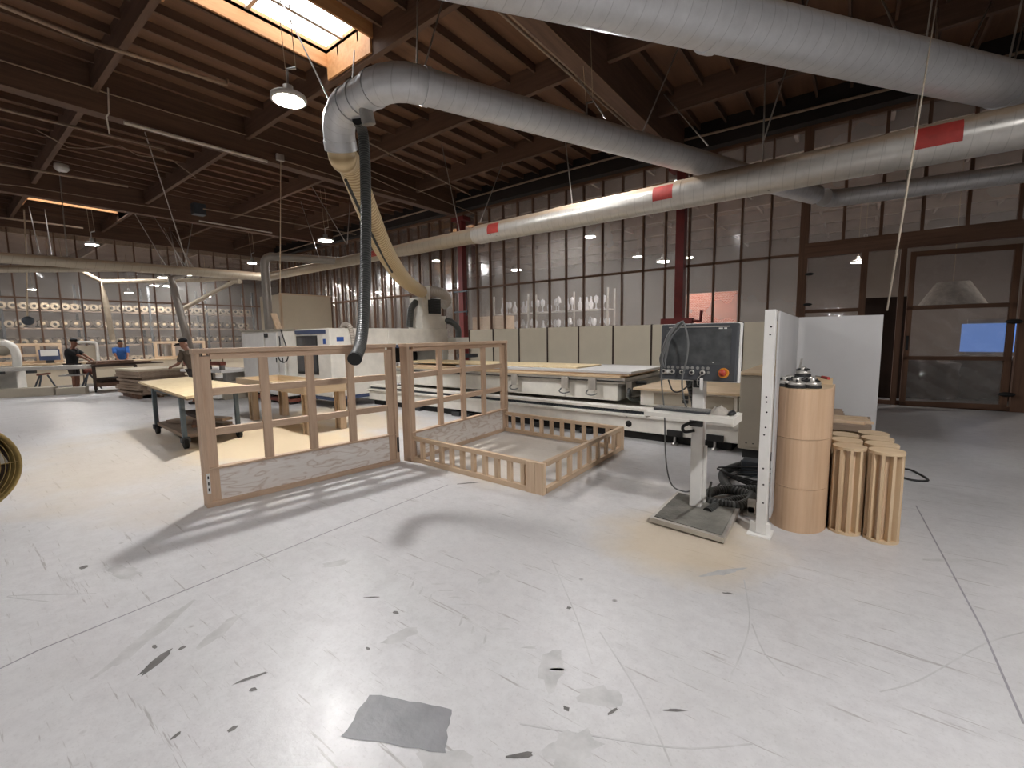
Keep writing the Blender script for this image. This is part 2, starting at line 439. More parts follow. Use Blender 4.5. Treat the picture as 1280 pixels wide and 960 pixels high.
# grey repair patch, four sided with worn edges
pc = [(-1.59,0.888,0.0), (-1.195,1.08,0.0), (-1.322,1.255,0.0), (-1.685,1.084,0.0)]
edge = []
for i in range(4):
    a, b = Vector(pc[i]), Vector(pc[(i+1) % 4])
    for k in range(8):
        p = a.lerp(b, k/8); edge.append((p.x+random.uniform(-.008, .008), p.y+random.uniform(-.008, .008), .002))
mb = MB(); mb.add(edge, [tuple(range(len(edge)))])
struct(tag(mb.build('repair_patch', 'patch_grey', floor), 'dark grey patch in the pale concrete'))
mb = MB()
for (c, rx, ry, ang) in (((-2.739,0.558,0.0), .10, .022, 2.15), ((-2.236,0.797,0.0), .075, .012, 1.2), ((-2.757,0.676,0.0), .02, .012, 2.1), ((-4.364,0.544,0.0), .035, .025, .3),
        ((-2.886,0.589,0.0), .02, .01, 0), ((-2.15,0.775,0.0), .02, .014, 1), ((-0.538,1.825,0.0), .05, .008, .6), ((-0.923,1.551,0.0), .015, .012, 0),
        ((-3.353,3.523,0.0), .12, .02, .9), ((-2.342,1.549,0.0), .05, .008, .7), ((-2.088,1.542,-0.0), .02, .012, .4), ((-0.559,2.903,0.0), .03, .01, .4), ((-0.954,1.252,0.0), .05, .012, .8),
        ((-1.284,2.188,0.0), .015, .012, 0), ((-0.756,1.653,0.0), .03, .008, 1.2), ((-1.991,0.628,0.0), .012, .02, 0), ((-2.145,0.476,0.0), .01, .02, .3), ((-1.952,1.261,0.0), .015, .008, 0)):
    blob(mb, c, rx, ry, ang)
struct(mb.build('scuff_marks', 'scuff_dark', floor))
mb = MB()
for (c, rx, ry, ang) in (((-1.097,1.722,0.0), .13, .06, 2.0), ((-1.887,2.169,0.0), .09, .04, 1.5), ((-0.809,1.402,0.0), .12, .08, 1.0), ((-1.155,1.042,0.0), .12, .08, .2),
        ((-2.907,1.655,0.0), .1, .05, 1), ((-3.028,0.595,0.0), .3, .05, 2.2), ((-2.741,0.848,0.0), .16, .04, 2.1), ((-0.639,3.163,0.0), .16, .03, .9), ((0.566,4.235,0.0), .2, .02, .6),
        ((-4.034,0.701,-0.0), .15, .06, .2), ((-1.898,1.426,0.0), .09, .05, 1.2), ((-0.837,1.701,0.0), .1, .06, .5)):
    blob(mb, c, rx, ry, ang, 18, .3, .0012)
# forklift tyre tread crossing the middle of the floor
ta, tb = Vector((-2.443,1.895,-0.0)), Vector((-1.075,1.674,0.0))
td = (tb-ta).normalized(); tn = Vector((-td.y, td.x, 0))
for k in range(14):
    for s in (-1, 1):
        p = ta.lerp(tb, k/13)+tn*s*.06
        if random.random() < .8: blob(mb, p, .045, .008, math.atan2(td.y, td.x)+s*.8, 8, .4, .0012)
struct(mb.build('scuff_marks', 'scuff_mid', floor))
mb = MB()
for pts in (((-3.324,0.072,0.0), (-3.362,0.216,0.0), (-3.458,1.914,0.0), (-3.497,3.356,0.0)), ((0.509,5.446,0.0), (0.621,3.316,0.0), (0.626,2.605,0.0))):
    for a, b in zip(pts, pts[1:]): mb.bar((a[0], a[1], .0008), (b[0], b[1], .0008), .009, .001)
struct(mb.build('floor_joint', 'joint_line', floor))
mb = MB()   # long curved tyre scuffs
for pts in (((-0.51,3.132,0.0), (-0.402,2.693,0.0), (-0.386,2.348,0.0), (-0.404,2.09,0.0)), ((-0.385,2.662,0.0), (-0.295,2.451,0.0), (-0.193,2.325,0.0)), ((-1.039,1.368,0.0), (-0.8,1.484,0.0), (-0.469,1.655,0.0), (-0.247,1.842,0.0)),
            ((-1.036,2.1,0.0), (-0.693,1.808,0.0), (-0.47,1.56,0.0)), ((-1.675,2.617,0.0), (-1.211,2.146,0.0), (-0.958,1.858,0.0)), ((0.79,3.44,0.0), (0.601,3.184,0.0), (0.313,2.668,0.0), (0.163,2.47,0.0)), ((-3.831,0.518,0.0), (-4.265,0.168,0.0), (-3.961,0.315,0.0))):
    q = smooth_path([(p[0], p[1], .0006) for p in pts], 6)
    for a, b in zip(q, q[1:]): mb.bar(a, b, .007, .0006)
struct(mb.build('scuff_marks', 'scuff_mid', floor))

# roof: deck with skylight holes, girders, purlins, joists
ZD = 6.85
SK = [(-8.06, -6.75, 2.5, 5.0), (-23.25, -21.9, 2.5, 5.05), (-6.6, -5.1, 15.6, 17.4), (-16.2, -14.6, 15.0, 17.2)]
def deck(name, mat, x0, x1, y0, y1, holes, z0=ZD, z1=ZD+.06):
    xs = sorted({x0, x1, *[v for h in holes for v in h[:2]]}); ys = sorted({y0, y1, *[v for h in holes for v in h[2:]]})
    mb = MB()
    for a, b in zip(xs, xs[1:]):
        for c, d in zip(ys, ys[1:]):
            mx, my = (a+b)/2, (c+d)/2
            if any(h[0] < mx < h[1] and h[2] < my < h[3] for h in holes): continue
            mb.lohi((a, c, z0), (b, d, z1))
    return struct(mb.build(name, mat))
ceil = deck('ceiling', 'deck', XW, X1, Y0, YW+.1, SK[:2])
GX = [-3.87-8.03*i for i in range(3)]+[4.16]
PYS = [-5.55, -2.85, -.2, 2.4, 5.1, 7.75, 10.3]
for i, x in enumerate(GX):
    struct(LH((x-.14, Y0, 6.0), (x+.14, 12.1, ZD)).build('girder', 'roof_timber_y', ceil))
for y in PYS:
    struct(LH((XW, y-.05, 6.36), (X1, y+.05, ZD)).build('purlin', 'roof_timber_x', ceil))
xs = [XW+.3+.61*k for k in range(58)]
for x in xs:
    if x > X1-.2: break
    segs = [(Y0, 12.5)]
    for h in SK[:2]:
        if h[0]-.02 < x < h[1]+.02: segs = [(Y0, h[2]), (h[3], 12.5)]
    mb = MB()
    for a, b in segs: mb.lohi((x-.022, a, 6.70), (x+.022, b, ZD))
    struct(mb.build('joist', 'roof_timber_y', ceil))
# ledger along the polythene wall and the one over the left wall
struct(LH((XW, 12.35, 6.24), (X1, 12.62, ZD)).build('ledger', 'dark_timber', ceil))
struct(LH((XW-.1, Y0, 6.1), (XW+.15, 12.5, ZD)).build('ledger', 'roof_timber_y', ceil))

# skylights: timber kerb, bars and pale pane
for i, h in enumerate(SK):
    wood_n = 'orange_wood_'
    fr = MB(); a, b, c, d = h; z0, z1 = (6.62, 6.99) if i < 2 else (6.8, 7.2)
    t = .04
    fr.lohi((a-t, c-t, z0), (a, d+t, z1)); fr.lohi((b, c-t, z0), (b+t, d+t, z1))
    fr.lohi((a, c-t, z0-.22), (b, c, z1)); fr.lohi((a, d, z0-.22), (b, d+t, z1))
    wn = struct(fr.build('window_%d' % (i+1), 'orange_wood_y'))
    struct(LH((a, c, z1-.02), (b, d, z1)).build('pane', 'sky_pane', wn))
    if i < 2:
        m2 = MB(); m2.lohi((a+.5, c, z1-.10), (a+.56, d, z1-.04)); m2.lohi((a, c+1.1, z1-.1), (b, c+1.16, z1-.04))
        struct(m2.build('glazing_bar', 'aluminium', wn))

# right-hand polythene wall
SX = [-11.42+.64*k for k in range(-23, 16)]
wr = struct(LH((XW, YW-.045, 0), (X1, YW+.045, .09)).build('wall_right', 'stud_x'))
posts = [-1.05, .93, 2.42]
for x in SX:
    if x < XW+.2: continue
    struct(LH((x-.022, YW-.05, .09), (x+.022, YW+.05, 6.3)).build('stud', 'stud_z', wr))
for x in (-.38, .27, .93, 1.6, 2.3, 3.0, 3.7, 4.4, 5.1, 5.8, 6.5, 7.2):
    struct(LH((x-.03, YW-.05, 3.6), (x+.03, YW+.05, 6.3)).build('stud', 'stud_z', wr))
for x, w_ in ((-1.12, .09), (.03, .06), (.68, .05), (2.52, .1), (3.3, .05), (4.0, .05), (4.7, .05), (5.4, .05), (6.1, .05)):
    struct(LH((x-w_, YW-.07, .0), (x+w_, YW+.07, 3.4 if x > -1 else 6.3)).build('stud', 'stud_z', wr))
struct(LH((XW, YW-.05, 3.40), (-1.1, YW+.05, 3.46)).build('girt', 'stud_x', wr))
struct(LH((-1.1, YW-.08, 3.33), (X1, YW+.06, 3.66)).build('header', 'stud_x', wr))
struct(LH((XW, YW-.06, 6.2), (X1, YW+.06, 6.3)).build('top_plate', 'stud_x', wr))
struct(LH((-1.1, YW-.04, 2.05), (.05, YW+.04, 2.13)).build('girt', 'stud_x', wr))
struct(LH((-1.1, YW-.04, 1.0), (.05, YW+.04, 1.08)).build('girt', 'stud_x', wr))
def sheet(x0, x1, z0, z1, y, nx, nz, amp, name, mat, parent):
    mb = MB(); vs = []
    for j in range(nz+1):
        for i in range(nx+1):
            x = x0+(x1-x0)*i/nx; z = z0+(z1-z0)*j/nz
            vs.append((x, y+amp*(math.sin(x*5.1+z*1.3)*.5+math.sin(z*3.7+x*2.1)*.5), z))
    fs = [(j*(nx+1)+i, j*(nx+1)+i+1, (j+1)*(nx+1)+i+1, (j+1)*(nx+1)+i) for j in range(nz) for i in range(nx)]
    mb.add(vs, fs, None, True); return struct(mb.build(name, mat, parent))
sheet(XW, -1.1, .05, 6.25, YW+.08, 200, 40, .006, 'polythene_sheet', 'polythene', wr)
sheet(-1.1, X1, 3.5, 6.25, YW+.08, 80, 24, .008, 'polythene_sheet', 'polythene', wr)
sheet(-1.05, .0, .1, 3.35, YW+.06, 20, 40, .03, 'polythene_sheet', 'polythene_loose', wr)
sheet(2.5, X1, .1, 3.35, YW+.06, 60, 40, .03, 'polythene_sheet', 'polythene_loose', wr)
for z in (2.95, 2.25):
    struct(MB().ball((-.98, YW-.1, z), .07, 6, (1.3, .6, .5)).build('hinge', 'black_rubber', wr))
# polythene door, hung on the right-hand jamb and standing a little open
dr = struct(thing('door_1', None, None, (2.36, YW-.1, 0), math.radians(10)))
D = 1.62
for nm, a, b in (('stile', (-D, -.03, .04), (-D+.09, .03, 3.2)), ('stile', (-.1, -.03, .04), (0, .03, 3.2)), ('rail', (-D, -.03, .04), (0, .03, .14)), ('rail', (-D, -.03, 3.1), (0, .03, 3.2)),
                 ('rail', (-D, -.03, 2.03), (0, .03, 2.11)), ('rail', (-D, -.03, 1.0), (0, .03, 1.08))):
    struct(LH(a, b).build(nm, 'stud_z' if nm == 'stile' else 'stud_x', dr, w=False))
def lsheet(x0, x1, z0, z1, nx, nz, amp, mat):
    vs = [(x0+(x1-x0)*i/nx, .035+amp*(math.sin(i*.9+j*.5)*math.sin(j*.7)), z0+(z1-z0)*j/nz) for j in range(nz+1) for i in range(nx+1)]
    fs = [(j*(nx+1)+i, j*(nx+1)+i+1, (j+1)*(nx+1)+i+1, (j+1)*(nx+1)+i) for j in range(nz) for i in range(nx)]
    return struct(MB().add(vs, fs, None, True).build('polythene_sheet', mat, dr, w=False))
lsheet(-D+.05, -.05, .1, 1.03, 20, 14, .03, 'polythene_loose'); lsheet(-D+.05, -.05, 1.05, 3.15, 20, 26, .02, 'polythene_loose')
struct(LH((-D+.02, -.06, 1.2), (-D+.06, -.03, 1.5)).build('handle', 'black_rubber', dr, w=False))
for z in (.35, 1.75):
    struct(MB().ball((-.03, -.06, z), .09, 6, (1.4, .6, .5)).build('hinge', 'black_rubber', dr, w=False))
# dark brown sheet in place of the dark corridor behind the open bay
tr = struct(LH((.03, YW+1.2, 0), (.9, YW+1.25, 2.4)).build('dark_sheet', 'dark_brown'))

# left-hand polythene wall
wl = struct(LH((XW-.045, Y0, 0), (XW+.045, YW, .09)).build('wall_left', 'stud_y'))
y = -8.6
while y < YW-.2:
    struct(LH((XW-.05, y-.022, .09), (XW+.05, y+.022, 6.2)).build('stud', 'stud_z', wl)); y += .64
struct(LH((XW-.04, Y0, 3.40), (XW+.04, YW, 3.46)).build('girt', 'stud_y', wl))
struct(LH((XW-.05, Y0, 5.9), (XW+.05, YW, 6.2)).build('top_plate', 'plank_grey', wl))
mb = MB(); ny, nz = 160, 36
vs = [(XW-.08+.015*(math.sin(j*.9+i*.4)+math.sin(i*.31)), Y0+(YW-Y0)*i/ny, .05+6.1*j/nz) for j in range(nz+1) for i in range(ny+1)]
mb.add(vs, [(j*(ny+1)+i, j*(ny+1)+i+1, (j+1)*(ny+1)+i+1, (j+1)*(ny+1)+i) for j in range(nz) for i in range(ny)], None, True)
struct(mb.build('polythene_sheet', 'polythene_clear', wl))
struct(LH((XW-.05, YW-.1, 0), (XW+.05, YW+.05, 6.2)).build('corner_post', 'stud_z', wl))

# halls beyond the polythene
c2 = deck('ceiling_beyond', 'insulation', X0, X1, YW+.1, Y1, SK[2:], 7.0, 7.06)
c3 = deck('ceiling_west', 'insulation', X0, XW, Y0, YW+.1, [], 7.0, 7.06)
for y in (15.2, 17.8, 20.4, 23, 25.6, 28.2):
    struct(LH((X0, y-.05, 6.55), (X1, y+.05, 7)).build('purlin', 'insulation_beam', c2))
for k in range(-19, 4):
    x = .4+k*2.0
    struct(LH((x-.04, YW+.2, 6.8), (x+.04, Y1, 7)).build('joist', 'insulation_beam', c2))
for y in (-2, 2, 6, 10):
    struct(LH((X0, y-.05, 6.55), (XW-.2, y+.05, 7)).build('purlin', 'insulation_beam', c3))
struct(LH((X0, Y1, 0), (X1, Y1+.1, 7.2)).build('wall_far', 'far_wall'))
struct(LH((X0-.1, Y0, 0), (X0, Y1, 7.2)).build('wall_west', 'far_wall'))
struct(LH((X1, Y0, 0), (X1+.1, Y1, 7.2)).build('wall_east', 'far_wall'))
struct(LH((X0, Y0-.1, 0), (X1, Y0, 7.2)).build('wall_near', 'far_wall'))
struct(LH((-6.5, 22.0, .0), (-4.35, 22.2, 3.45)).build('wall_brick', 'red_brick'))
sw = struct(LH(((2.173,16.0,0.941)), ((2.962,16.05,1.857))).build('window_5', 'aluminium'))
struct(B((2.567,15.98,1.399), (1.0, .03, .7)).build('pane', 'sky_window', sw))
# red steel columns on the girder lines
for i, x in enumerate((-3.87, -11.9)):
    cl = struct(MB().lohi((x-.11, YW-.42, 0), (x+.11, YW-.18, 6.0)).build('column_%d' % (i+1), 'rust_red'))
    struct(LH((x-.3, YW-.5, 5.86), (x+.3, YW-.1, 6.0)).build('cap_plate', 'rust_red', cl))
    if i == 0:
        m = MB().lohi((x-.4, YW-.62, 1.86), (x+.42, YW-.42, 2.02)); m.tube([(x+.42, YW-.5, 1.94), (x+.6, YW-.5, 1.94), (x+.62, YW-.5, 2.2)], .04, 8)
        struct(m.build('pipe_manifold', 'rust_red', cl))
    else:
        m = MB()
        for z in (2.55, 3.3): m.lohi((x-.35, YW-.46, z-.025), (x+.35, YW-.42, z+.025))
        m.tube([(x+.3, YW-.45, 2.4), (x+.3, YW-.45, 3.35)], .02, 8)
        struct(m.build('bracket', 'dark_steel', cl))
# pipe run on the ledger
pl = MB(); pl.tube([(-30.362,12.2,6.274), (-16.063,12.2,6.468), (-6.056,12.2,6.542), (0.361,12.2,6.411), (5, 12.2, 6.5)], .03, 8)
tag(pl.build('conduit', 'conduit_tan', None, (-6, 12.2, 6.5)), 'thin pipe run along the black beam over the polythene wall', 'conduit')

# ------------------------------------------------------------------ ducts
def rod(parent, p, q, r=.011, mat='rod_steel'):
    return MB().tube([p, q], r, 6).build('hanger_rod', mat, parent)
def seam(parent, pts, r, mat):
    return MB().tube(pts, r, 20, True).build('coupling', mat, parent)
ZT = 6.7
# D1: big duct crossing the top right
d1a, d1b = Vector((-2.44,2.846,4.42)), Vector((1.4,8.172,4.42))
dirn = (d1b-d1a).normalized()
p0 = d1a-dirn*3; p1 = d1b+dirn*4.0
t = thing('ventilation_duct', 'thick bright galvanised duct crossing above the others at upper right', 'duct', p0)
MB().tube([p0, p1], .235, 32).build('duct_tube', 'galvanised_bright', t)
for q in ((-1.184,4.626,4.42), (1.211,7.909,4.42)):
    c = Vector(q); seam(t, [c-dirn*.05, c+dirn*.05], .245, 'galvanised_bright')
    MB().tube([c+Vector((0, 0, .24)), c+Vector((.2, .1, 2.3))], .011, 6).build('hanger_rod', 'rod_steel', t)
for q, u in (((0.757,7.72,4.6), (1.349,10.382,6.6)), ((0.182,6.421,4.6), (0.021,8.194,6.0)), ((0.515,7.034,4.6), (0.713,10.085,6.6))):
    rod(t, q, u, .013)
# D3: long duct along the polythene wall, thinner to the left
def tapered(t, x_list, y, z, mat):
    pass
t3 = thing('ventilation_duct', 'long dusty galvanised duct with red labels parallel to the polythene wall', 'duct', (-1, 7.65, 3.85))
steps = [(5.5, .235, 'galvanised'), (.2, .225, 'galvanised'), (-2.4, .215, 'galvanised'), (-4.9, .20, 'galvanised'), (-6.9, .165, 'galvanised_dusty'), (-9.3, .15, 'galvanised_dusty'), (-12.2, .14, 'galvanised_dusty'), (-16.9, .14, None)]
for (xa, ra, ma), (xb, rb, mb_) in zip(steps, steps[1:]):
    MB().tube([(xa, 7.65, 3.85), (xb+.18, 7.65, 3.85), (xb, 7.65, 3.85)], [ra, ra, rb], 28).build('duct_tube', ma, t3)
    MB().tube([(xa-.06, 7.65, 3.85), (xa+.06, 7.65, 3.85)], ra+.008, 28).build('coupling', ma, t3)
for x, w_, r in ((.62, .42, .24), (-2.62, .32, .219), (-6.2, .3, .20), (-10.35, .3, .146)):
    # curved label lying on the duct's near side
    vs = []; n = 8
    for k in range(n+1):
        a = math.radians(-22+62*k/n)
        for xx in (x-w_/2, x+w_/2): vs.append((xx, 7.65-(r+.004)*math.cos(a), 3.85+(r+.004)*math.sin(a)))
    MB().add(vs, [(2*k, 2*k+1, 2*k+3, 2*k+2) for k in range(n)], None, True).build('warning_label', 'label_red', t3)
for lo, up in (((-7.292,7.615,3.95), (-8.831,8.626,6.6)), ((-6.282,7.16,3.95), (-8.25,10.495,6.6)), ((-4.323,7.542,3.95), (-5.708,9.515,6.6)), ((-1.22,7.575,3.95), (-1.55,9.508,6.6)), ((1.18,7.871,3.95), (1.885,11.493,6.6)),
               ((-1.147,7.147,4.2), (-0.868,8.6,6.6)), ((-9.812,6.317,3.9), (-14.287,8.038,6.6)), ((-9.947,6.445,3.9), (-14.414,9.566,6.6)), ((-12.164,6.972,3.9), (-16.342,8.784,6.6))):
    rod(t3, lo, up)
# D2: duct from the router's hoses up to the wall side, then D4 along the wall
def P43(x, y): return None
e1, e2, e3 = Vector((-3.97,3.196,4.3)), Vector((-5.089,3.229,4.3)), Vector((-0.828,10.919,4.3))
t2 = thing('ventilation_duct', 'bright galvanised duct with an elbow above the router, sloping to the wall', 'duct', e1)
r2 = .18
MB().tube([e1+(e3-e1).normalized()*.22, e3], r2, 28).build('duct_tube', 'galvanised_bright', t2)
dA = (e2-e1).normalized(); dB = (e3-e1).normalized()
def elbow(p, da, db, R, n=5):
    return [p+da*R*(1-k/n)**1.0*(1-k/n) + db*R*(k/n)*(k/n) for k in range(n+1)]
MB().tube(elbow(e1, dA, dB, .3, 4), r2+.006, 28).build('elbow', 'galvanised_bright', t2)
MB().tube([e1+dA*.25, e2-dA*.2], r2, 28).build('duct_tube', 'galvanised_bright', t2)
dn = ((Vector((-5.527,3.681,3.945))-e2).normalized()+Vector((0, 0, -.9))).normalized()
MB().tube(elbow(e2, -dA, dn, .32, 4), r2+.006, 28).build('elbow', 'galvanised_bright', t2)
for q in (e1+dB*.36, e1+dA*.32, e1+dA*.62, e2-dA*.3): 
    d = dB if q == e1+dB*.36 else dA
    seam(t2, [q-d*.03, q+d*.03], r2+.012, 'galvanised_bright')
hz = e2+dn*.34
seam(t2, [hz-dn*.05, hz+dn*.06], r2+.014, 'galvanised_bright')
for lo, up in (((-3.954,3.588,4.45), (-5.087,5.109,6.6)), ((-3.835,3.419,4.45), (-5.23,4.721,6.4)), ((-4.535,3.115,4.45), (-6.862,4.77,6.36)), ((-5.188,3.235,4.45), (-7.555,3.929,7.0)), ((-2.571,6.449,4.45), (-2.656,8.338,6.6)), ((-2.788,5.725,4.45), (-4.52,7.859,6.6)),
               ((-1.96,7.512,4.45), (-3.489,9.893,6.6))):
    rod(t2, lo, up, .011)
MB().tube([e1+dA*.5+Vector((0, 0, -.14)), e1+dA*.48+Vector((-.02, .04, -.3))], .075, 16).build('branch_collar', 'steel', t2)
e4 = Vector((-0.608,11.515,4.3))
t4 = thing('ventilation_duct', 'thin shiny duct nearest the polythene wall at upper right', 'duct', e4)
dC = (Vector((2.134,11.876,4.3))-e4).normalized()
r4 = .165
MB().tube(elbow(e4, (e3-e4).normalized(), dC, .25, 4), r4+.005, 24).build('elbow', 'galvanised_bright', t4)
MB().tube([e4+dC*.2, e4+dC*8], r4, 24).build('duct_tube', 'galvanised_bright', t4)
rod(t4, (0.589,12.033,4.4), (0.622,9.797,6.6), .012)
MB().lohi((e4.x-.62, e4.y-.9, 4.3-.06), (e4.x-.42, e4.y-.83, 4.46)).build('warning_label', 'label_red', t4)
# ducts of the left part of the hall
t5 = thing('ventilation_duct', 'long dusty duct running beneath the far left skylight', 'duct', (-17, 4, 3.85))
MB().tube([(-16.9, 7.65, 3.85), (-17.0, 6.6, 3.85), (-17.8, 1.3, 3.85), (-18.6, -4, 3.85)], .14, 20).build('duct_tube', 'galvanised_dusty', t5)
MB().tube([(-17.35, 4.3, 3.85), (-18.4, 1.2, 3.6), (-19, -1, 3.5)], .10, 16).build('branch', 'galvanised_dusty', t5)
for lo, up in (((-16.943,2.002,3.95), (-24.297,2.752,6.6)), ((-17.03,2.231,3.95), (-24.441,3.177,6.6)), ((-17.048,2.538,3.95), (-18.563,2.81,6.6)), ((-17.281,4.802,3.95), (-21.596,5.072,6.6)), ((-17.168,5.363,3.95), (-14.328,3.8,6.8)), ((-16.871,5.188,3.95), (-22.554,6.002,6.6)), ((-16.716,5.334,3.95), (-25.209,7.342,6.6)), ((-16.71,5.119,3.95), (-21.666,7.094,6.6)), ((-16.863,4.976,3.95), (-24.404,7.032,6.6)), ((-16.922,5.14,3.95), (-24.582,6.876,6.6))):
    rod(t5, lo, up, .014)
td_ = thing('ventilation_duct', 'square-cornered drop duct rising from the white cabinets', 'duct', (-17.068,7.682,1.9))
a_ = Vector((-13.6,6.118,4.003)); b_ = Vector((-13.6,6.148,1.913)); b_ = Vector((a_.x, a_.y, 1.8)); c_ = Vector((-12.307,7.574,3.9))
MB().tube([b_, a_+Vector((0, 0, -.2))], .115, 18).build('drop_pipe', 'steel_pipe', td_)
MB().tube(elbow(a_, Vector((0, 0, -1)), (c_-a_).normalized(), .26, 6), .118, 18).build('elbow', 'steel_pipe', td_)
MB().tube([a_+(c_-a_).normalized()*.2, c_], .11, 18).build('duct_tube', 'steel_pipe', td_)
t6 = thing('ventilation_duct', 'pale pipe with a bent drop down to the workbench by the person in black cap', 'duct', (-16.49,4.673,3.5))
q0 = Vector((-18.2,5.158,3.695)); q1 = Vector((q0.x, q0.y+.35, 1.3))
MB().tube([Vector((-17.6,7.041,3.896)), Vector((-18.0,5.71,3.993)), q0+Vector((0, .25, .12)), q0, q0.lerp(q1, .15), q1], [.09, .09, .1, .11, .11, .12], 16).build('duct_tube', 'steel_pipe', t6)
t7 = thing('ventilation_duct', 'cream pipe along the left wall bending down behind the person in blue', 'duct', (-22.0,4.108,3.822))
MB().tube([(-21.0,9.383,4.393), (-21.5,7.215,4.108), (-22.0,4.108,3.822), (-22.0,4.147,3.248), (-22.2,4.28,1.699)], [.08, .08, .08, .085, .09], 14).build('duct_tube', 'pipe_cream', t7)
MB().tube([(-22.0,4.108,3.822), (-22.0,3.561,4.165)], .07, 12).build('branch', 'pipe_cream', t7)
MB().tube([(-21.0,6.001,2.711), (-19.5,7.553,3.903), (-19.0,7.585,3.864)], .08, 12).build('branch', 'pipe_cream', t7)

# hoses from the elbow to the router
hp0 = hz+dn*.04
H = [hp0-dn*.03, hp0+dn*.12, Vector((-5.527,3.681,3.945)), Vector((-6.059,4.301,3.577)), Vector((-6.738,5.091,3.175)), Vector((-7.825,6.358,2.902)), Vector((-9.194,7.952,2.863)), Vector((-10.085,8.99,2.911))]
t = thing('suction_hose', 'fat cream ribbed hose hanging from the duct elbow to the router head', 'hose', H[0])
MB().tube(smooth_path(H, 10), .165, 24).build('hose_tube', 'cream_hose', t)
k = [Vector((-5.384,3.515,3.667)), Vector((-6.299,4.58,3.201)), Vector((-7.133,5.552,2.872))]
MB().tube(smooth_path(k, 6), .022, 8).build('support_cable', 'cable_black', t)
bA, bB = (-4.78, 3.35, 0), (-5.9, 4.7, 0)
K = [Vector((-4.676,3.248,4.106)), Vector((-4.812,3.409,4.021)), Vector((-4.732,3.354,3.441)), Vector((-4.532,3.16,2.468)), Vector((-4.291,2.927,1.818)), Vector((-4.104,2.746,1.545)), Vector((-3.901,2.549,1.433))]
t = thing('suction_hose', 'black ribbed hose hanging open-ended behind the bed frames', 'hose', K[0])
MB().tube(smooth_path(K, 10), .062, 18).build('hose_tube', 'black_hose', t)
MB().tube([K[-1], K[-1]+(K[-1]-K[-2]).normalized()*.04], .068, 18).build('end_cuff', 'black_rubber', t)

# ------------------------------------------------------------------ lamps
def lamp(p, label, r=.2, far=False, zt=6.75, group=None, detail=True, off=(0, 0)):
    p = Vector(p); t = thing('high_bay_lamp', label, 'lamp', p, 0, group)
    MB().lathe([(r*.55, .10), (r, .06), (r*1.02, .0), (r*.86, -.005)], p, 24).build('housing', 'lamp_white', t)
    MB().lathe([(.0005, -.006), (r*.86, -.008)], p, 24).build('diffuser', 'lamp_glow_far' if far else 'lamp_glow', t)
    MB().lathe([(r*.28, .09), (r*.28, .2), (r*.1, .22)], p, 16).build('driver', 'lamp_white', t)
    if detail:
        MB().tube([p+Vector((0, 0, .2)), p+Vector((0, 0, .42)), p+Vector((.06, .1, .46))], .018, 8).build('hook', 'steel', t)
        MB().tube([p+Vector((.06, .1, .46)), Vector((p.x+.02, p.y+.06, zt))], .007, 6).build('hanging_cord', 'cable_tan', t)
        MB().tube([p+Vector((0, -.02, .42)), Vector((p.x-.12, p.y-.02, zt))], .006, 6).build('hanging_cord', 'cable_tan', t)
    else:
        MB().tube([p+Vector((0, 0, .2)), Vector((p.x, p.y, zt))], .01, 6).build('hanging_cord', 'cable_tan', t)
    return t
lamp((-6.609,3.469,5.0), 'round glowing lamp hanging below the large near skylight', .235)
lamp((-21.324,3.836,5.0), 'small round lamp hanging under the far left skylight', .2)
lamp((-14.816,8.765,5.0), 'round lamp glowing left of the cream hose above the cross duct', .26)
lamp((-21.453,9.116,5.0), 'round lamp glowing above the square-cornered drop duct', .2)
lamp((-3.75, 7.0, 5.0), 'added round fill lamp above the sloping bright duct', .125)  # extra lamp, mostly hidden by the duct, added to brighten hood, panels and bed
lamp((-6.092,20.8,4.933), 'added fill lamp hidden behind the red column, lighting the brick wall', .2, True, 6.9, None, False)  # no lamp known here; hidden fill lamp added to brighten the bricks
# lamps of the same rows, outside the frame
for q, r in (((-7.2, -2.6, 5.0), .12), ((-3.0, -2.2, 5.0), .11), ((2.5, 1.3, 5.0), .27), ((-14.0, -2.0, 5.0), .18), ((-20, -3, 5.0), .2)):
    lamp(q, 'round lamp of the same rows behind the camera', r, group='lamps behind the camera')
for q, lb in (((-7.566,14.358,5.0), 'bright lamp close behind the polythene wall above the glassware shelves'), ((-7.875,19.414,5.0), 'small lamp behind the polythene left of the red column'),
              ((0.035,21.832,5.0), 'lamp shining through polythene above the door header'), ((-0.161,21.834,4.2), 'lamp seen through the polythene bay beside the dark opening'),
              ((-15.053,14.188,5.0), 'lamp behind the polythene wall right of the cream hose'), ((-5.262,15.158,4.0), 'dim lamp behind the polythene between red column and wall lamp'),
              ((-29.51,3.757,5.0), 'left one of the paired lamps behind the left polythene wall'), ((-28.813,4.084,5.0), 'right one of the paired lamps behind the left polythene wall'),
              ((-36.648,3.899,4.6), 'far lamp above the fabric racks at the left edge'), ((-27.837,7.524,4.8), 'lamp behind polythene near the bent pipe'), ((-30.082,7.743,4.6), 'lamp behind polythene just left of the bent pipe'),
              ((-35.474,7.824,4.6), 'faint lamp far behind the fabric racks'), ((-33.039,11.184,4.4), 'faint lamp low behind the polythene beside the beige box'), ((-27.557,8.651,5.0), 'lamp behind polythene right of the bent pipe')):
    lamp(q, lb, .22, True, 6.9, None, False)
lamp((-30, 22, 5.2), 'lamp far off in the hall behind the polythene', .3, True, 6.9, 'distant lamps beyond the walls', False)
for q in ((5, 18, 5.2), (-15, 20, 5.2), (-36, 0, 5.2), (-36, 10, 5.2), (-22, 17, 5.2)):
    lamp(q, 'lamp far off in the hall behind the polythene', .3, True, 6.9, 'distant lamps beyond the walls', False)

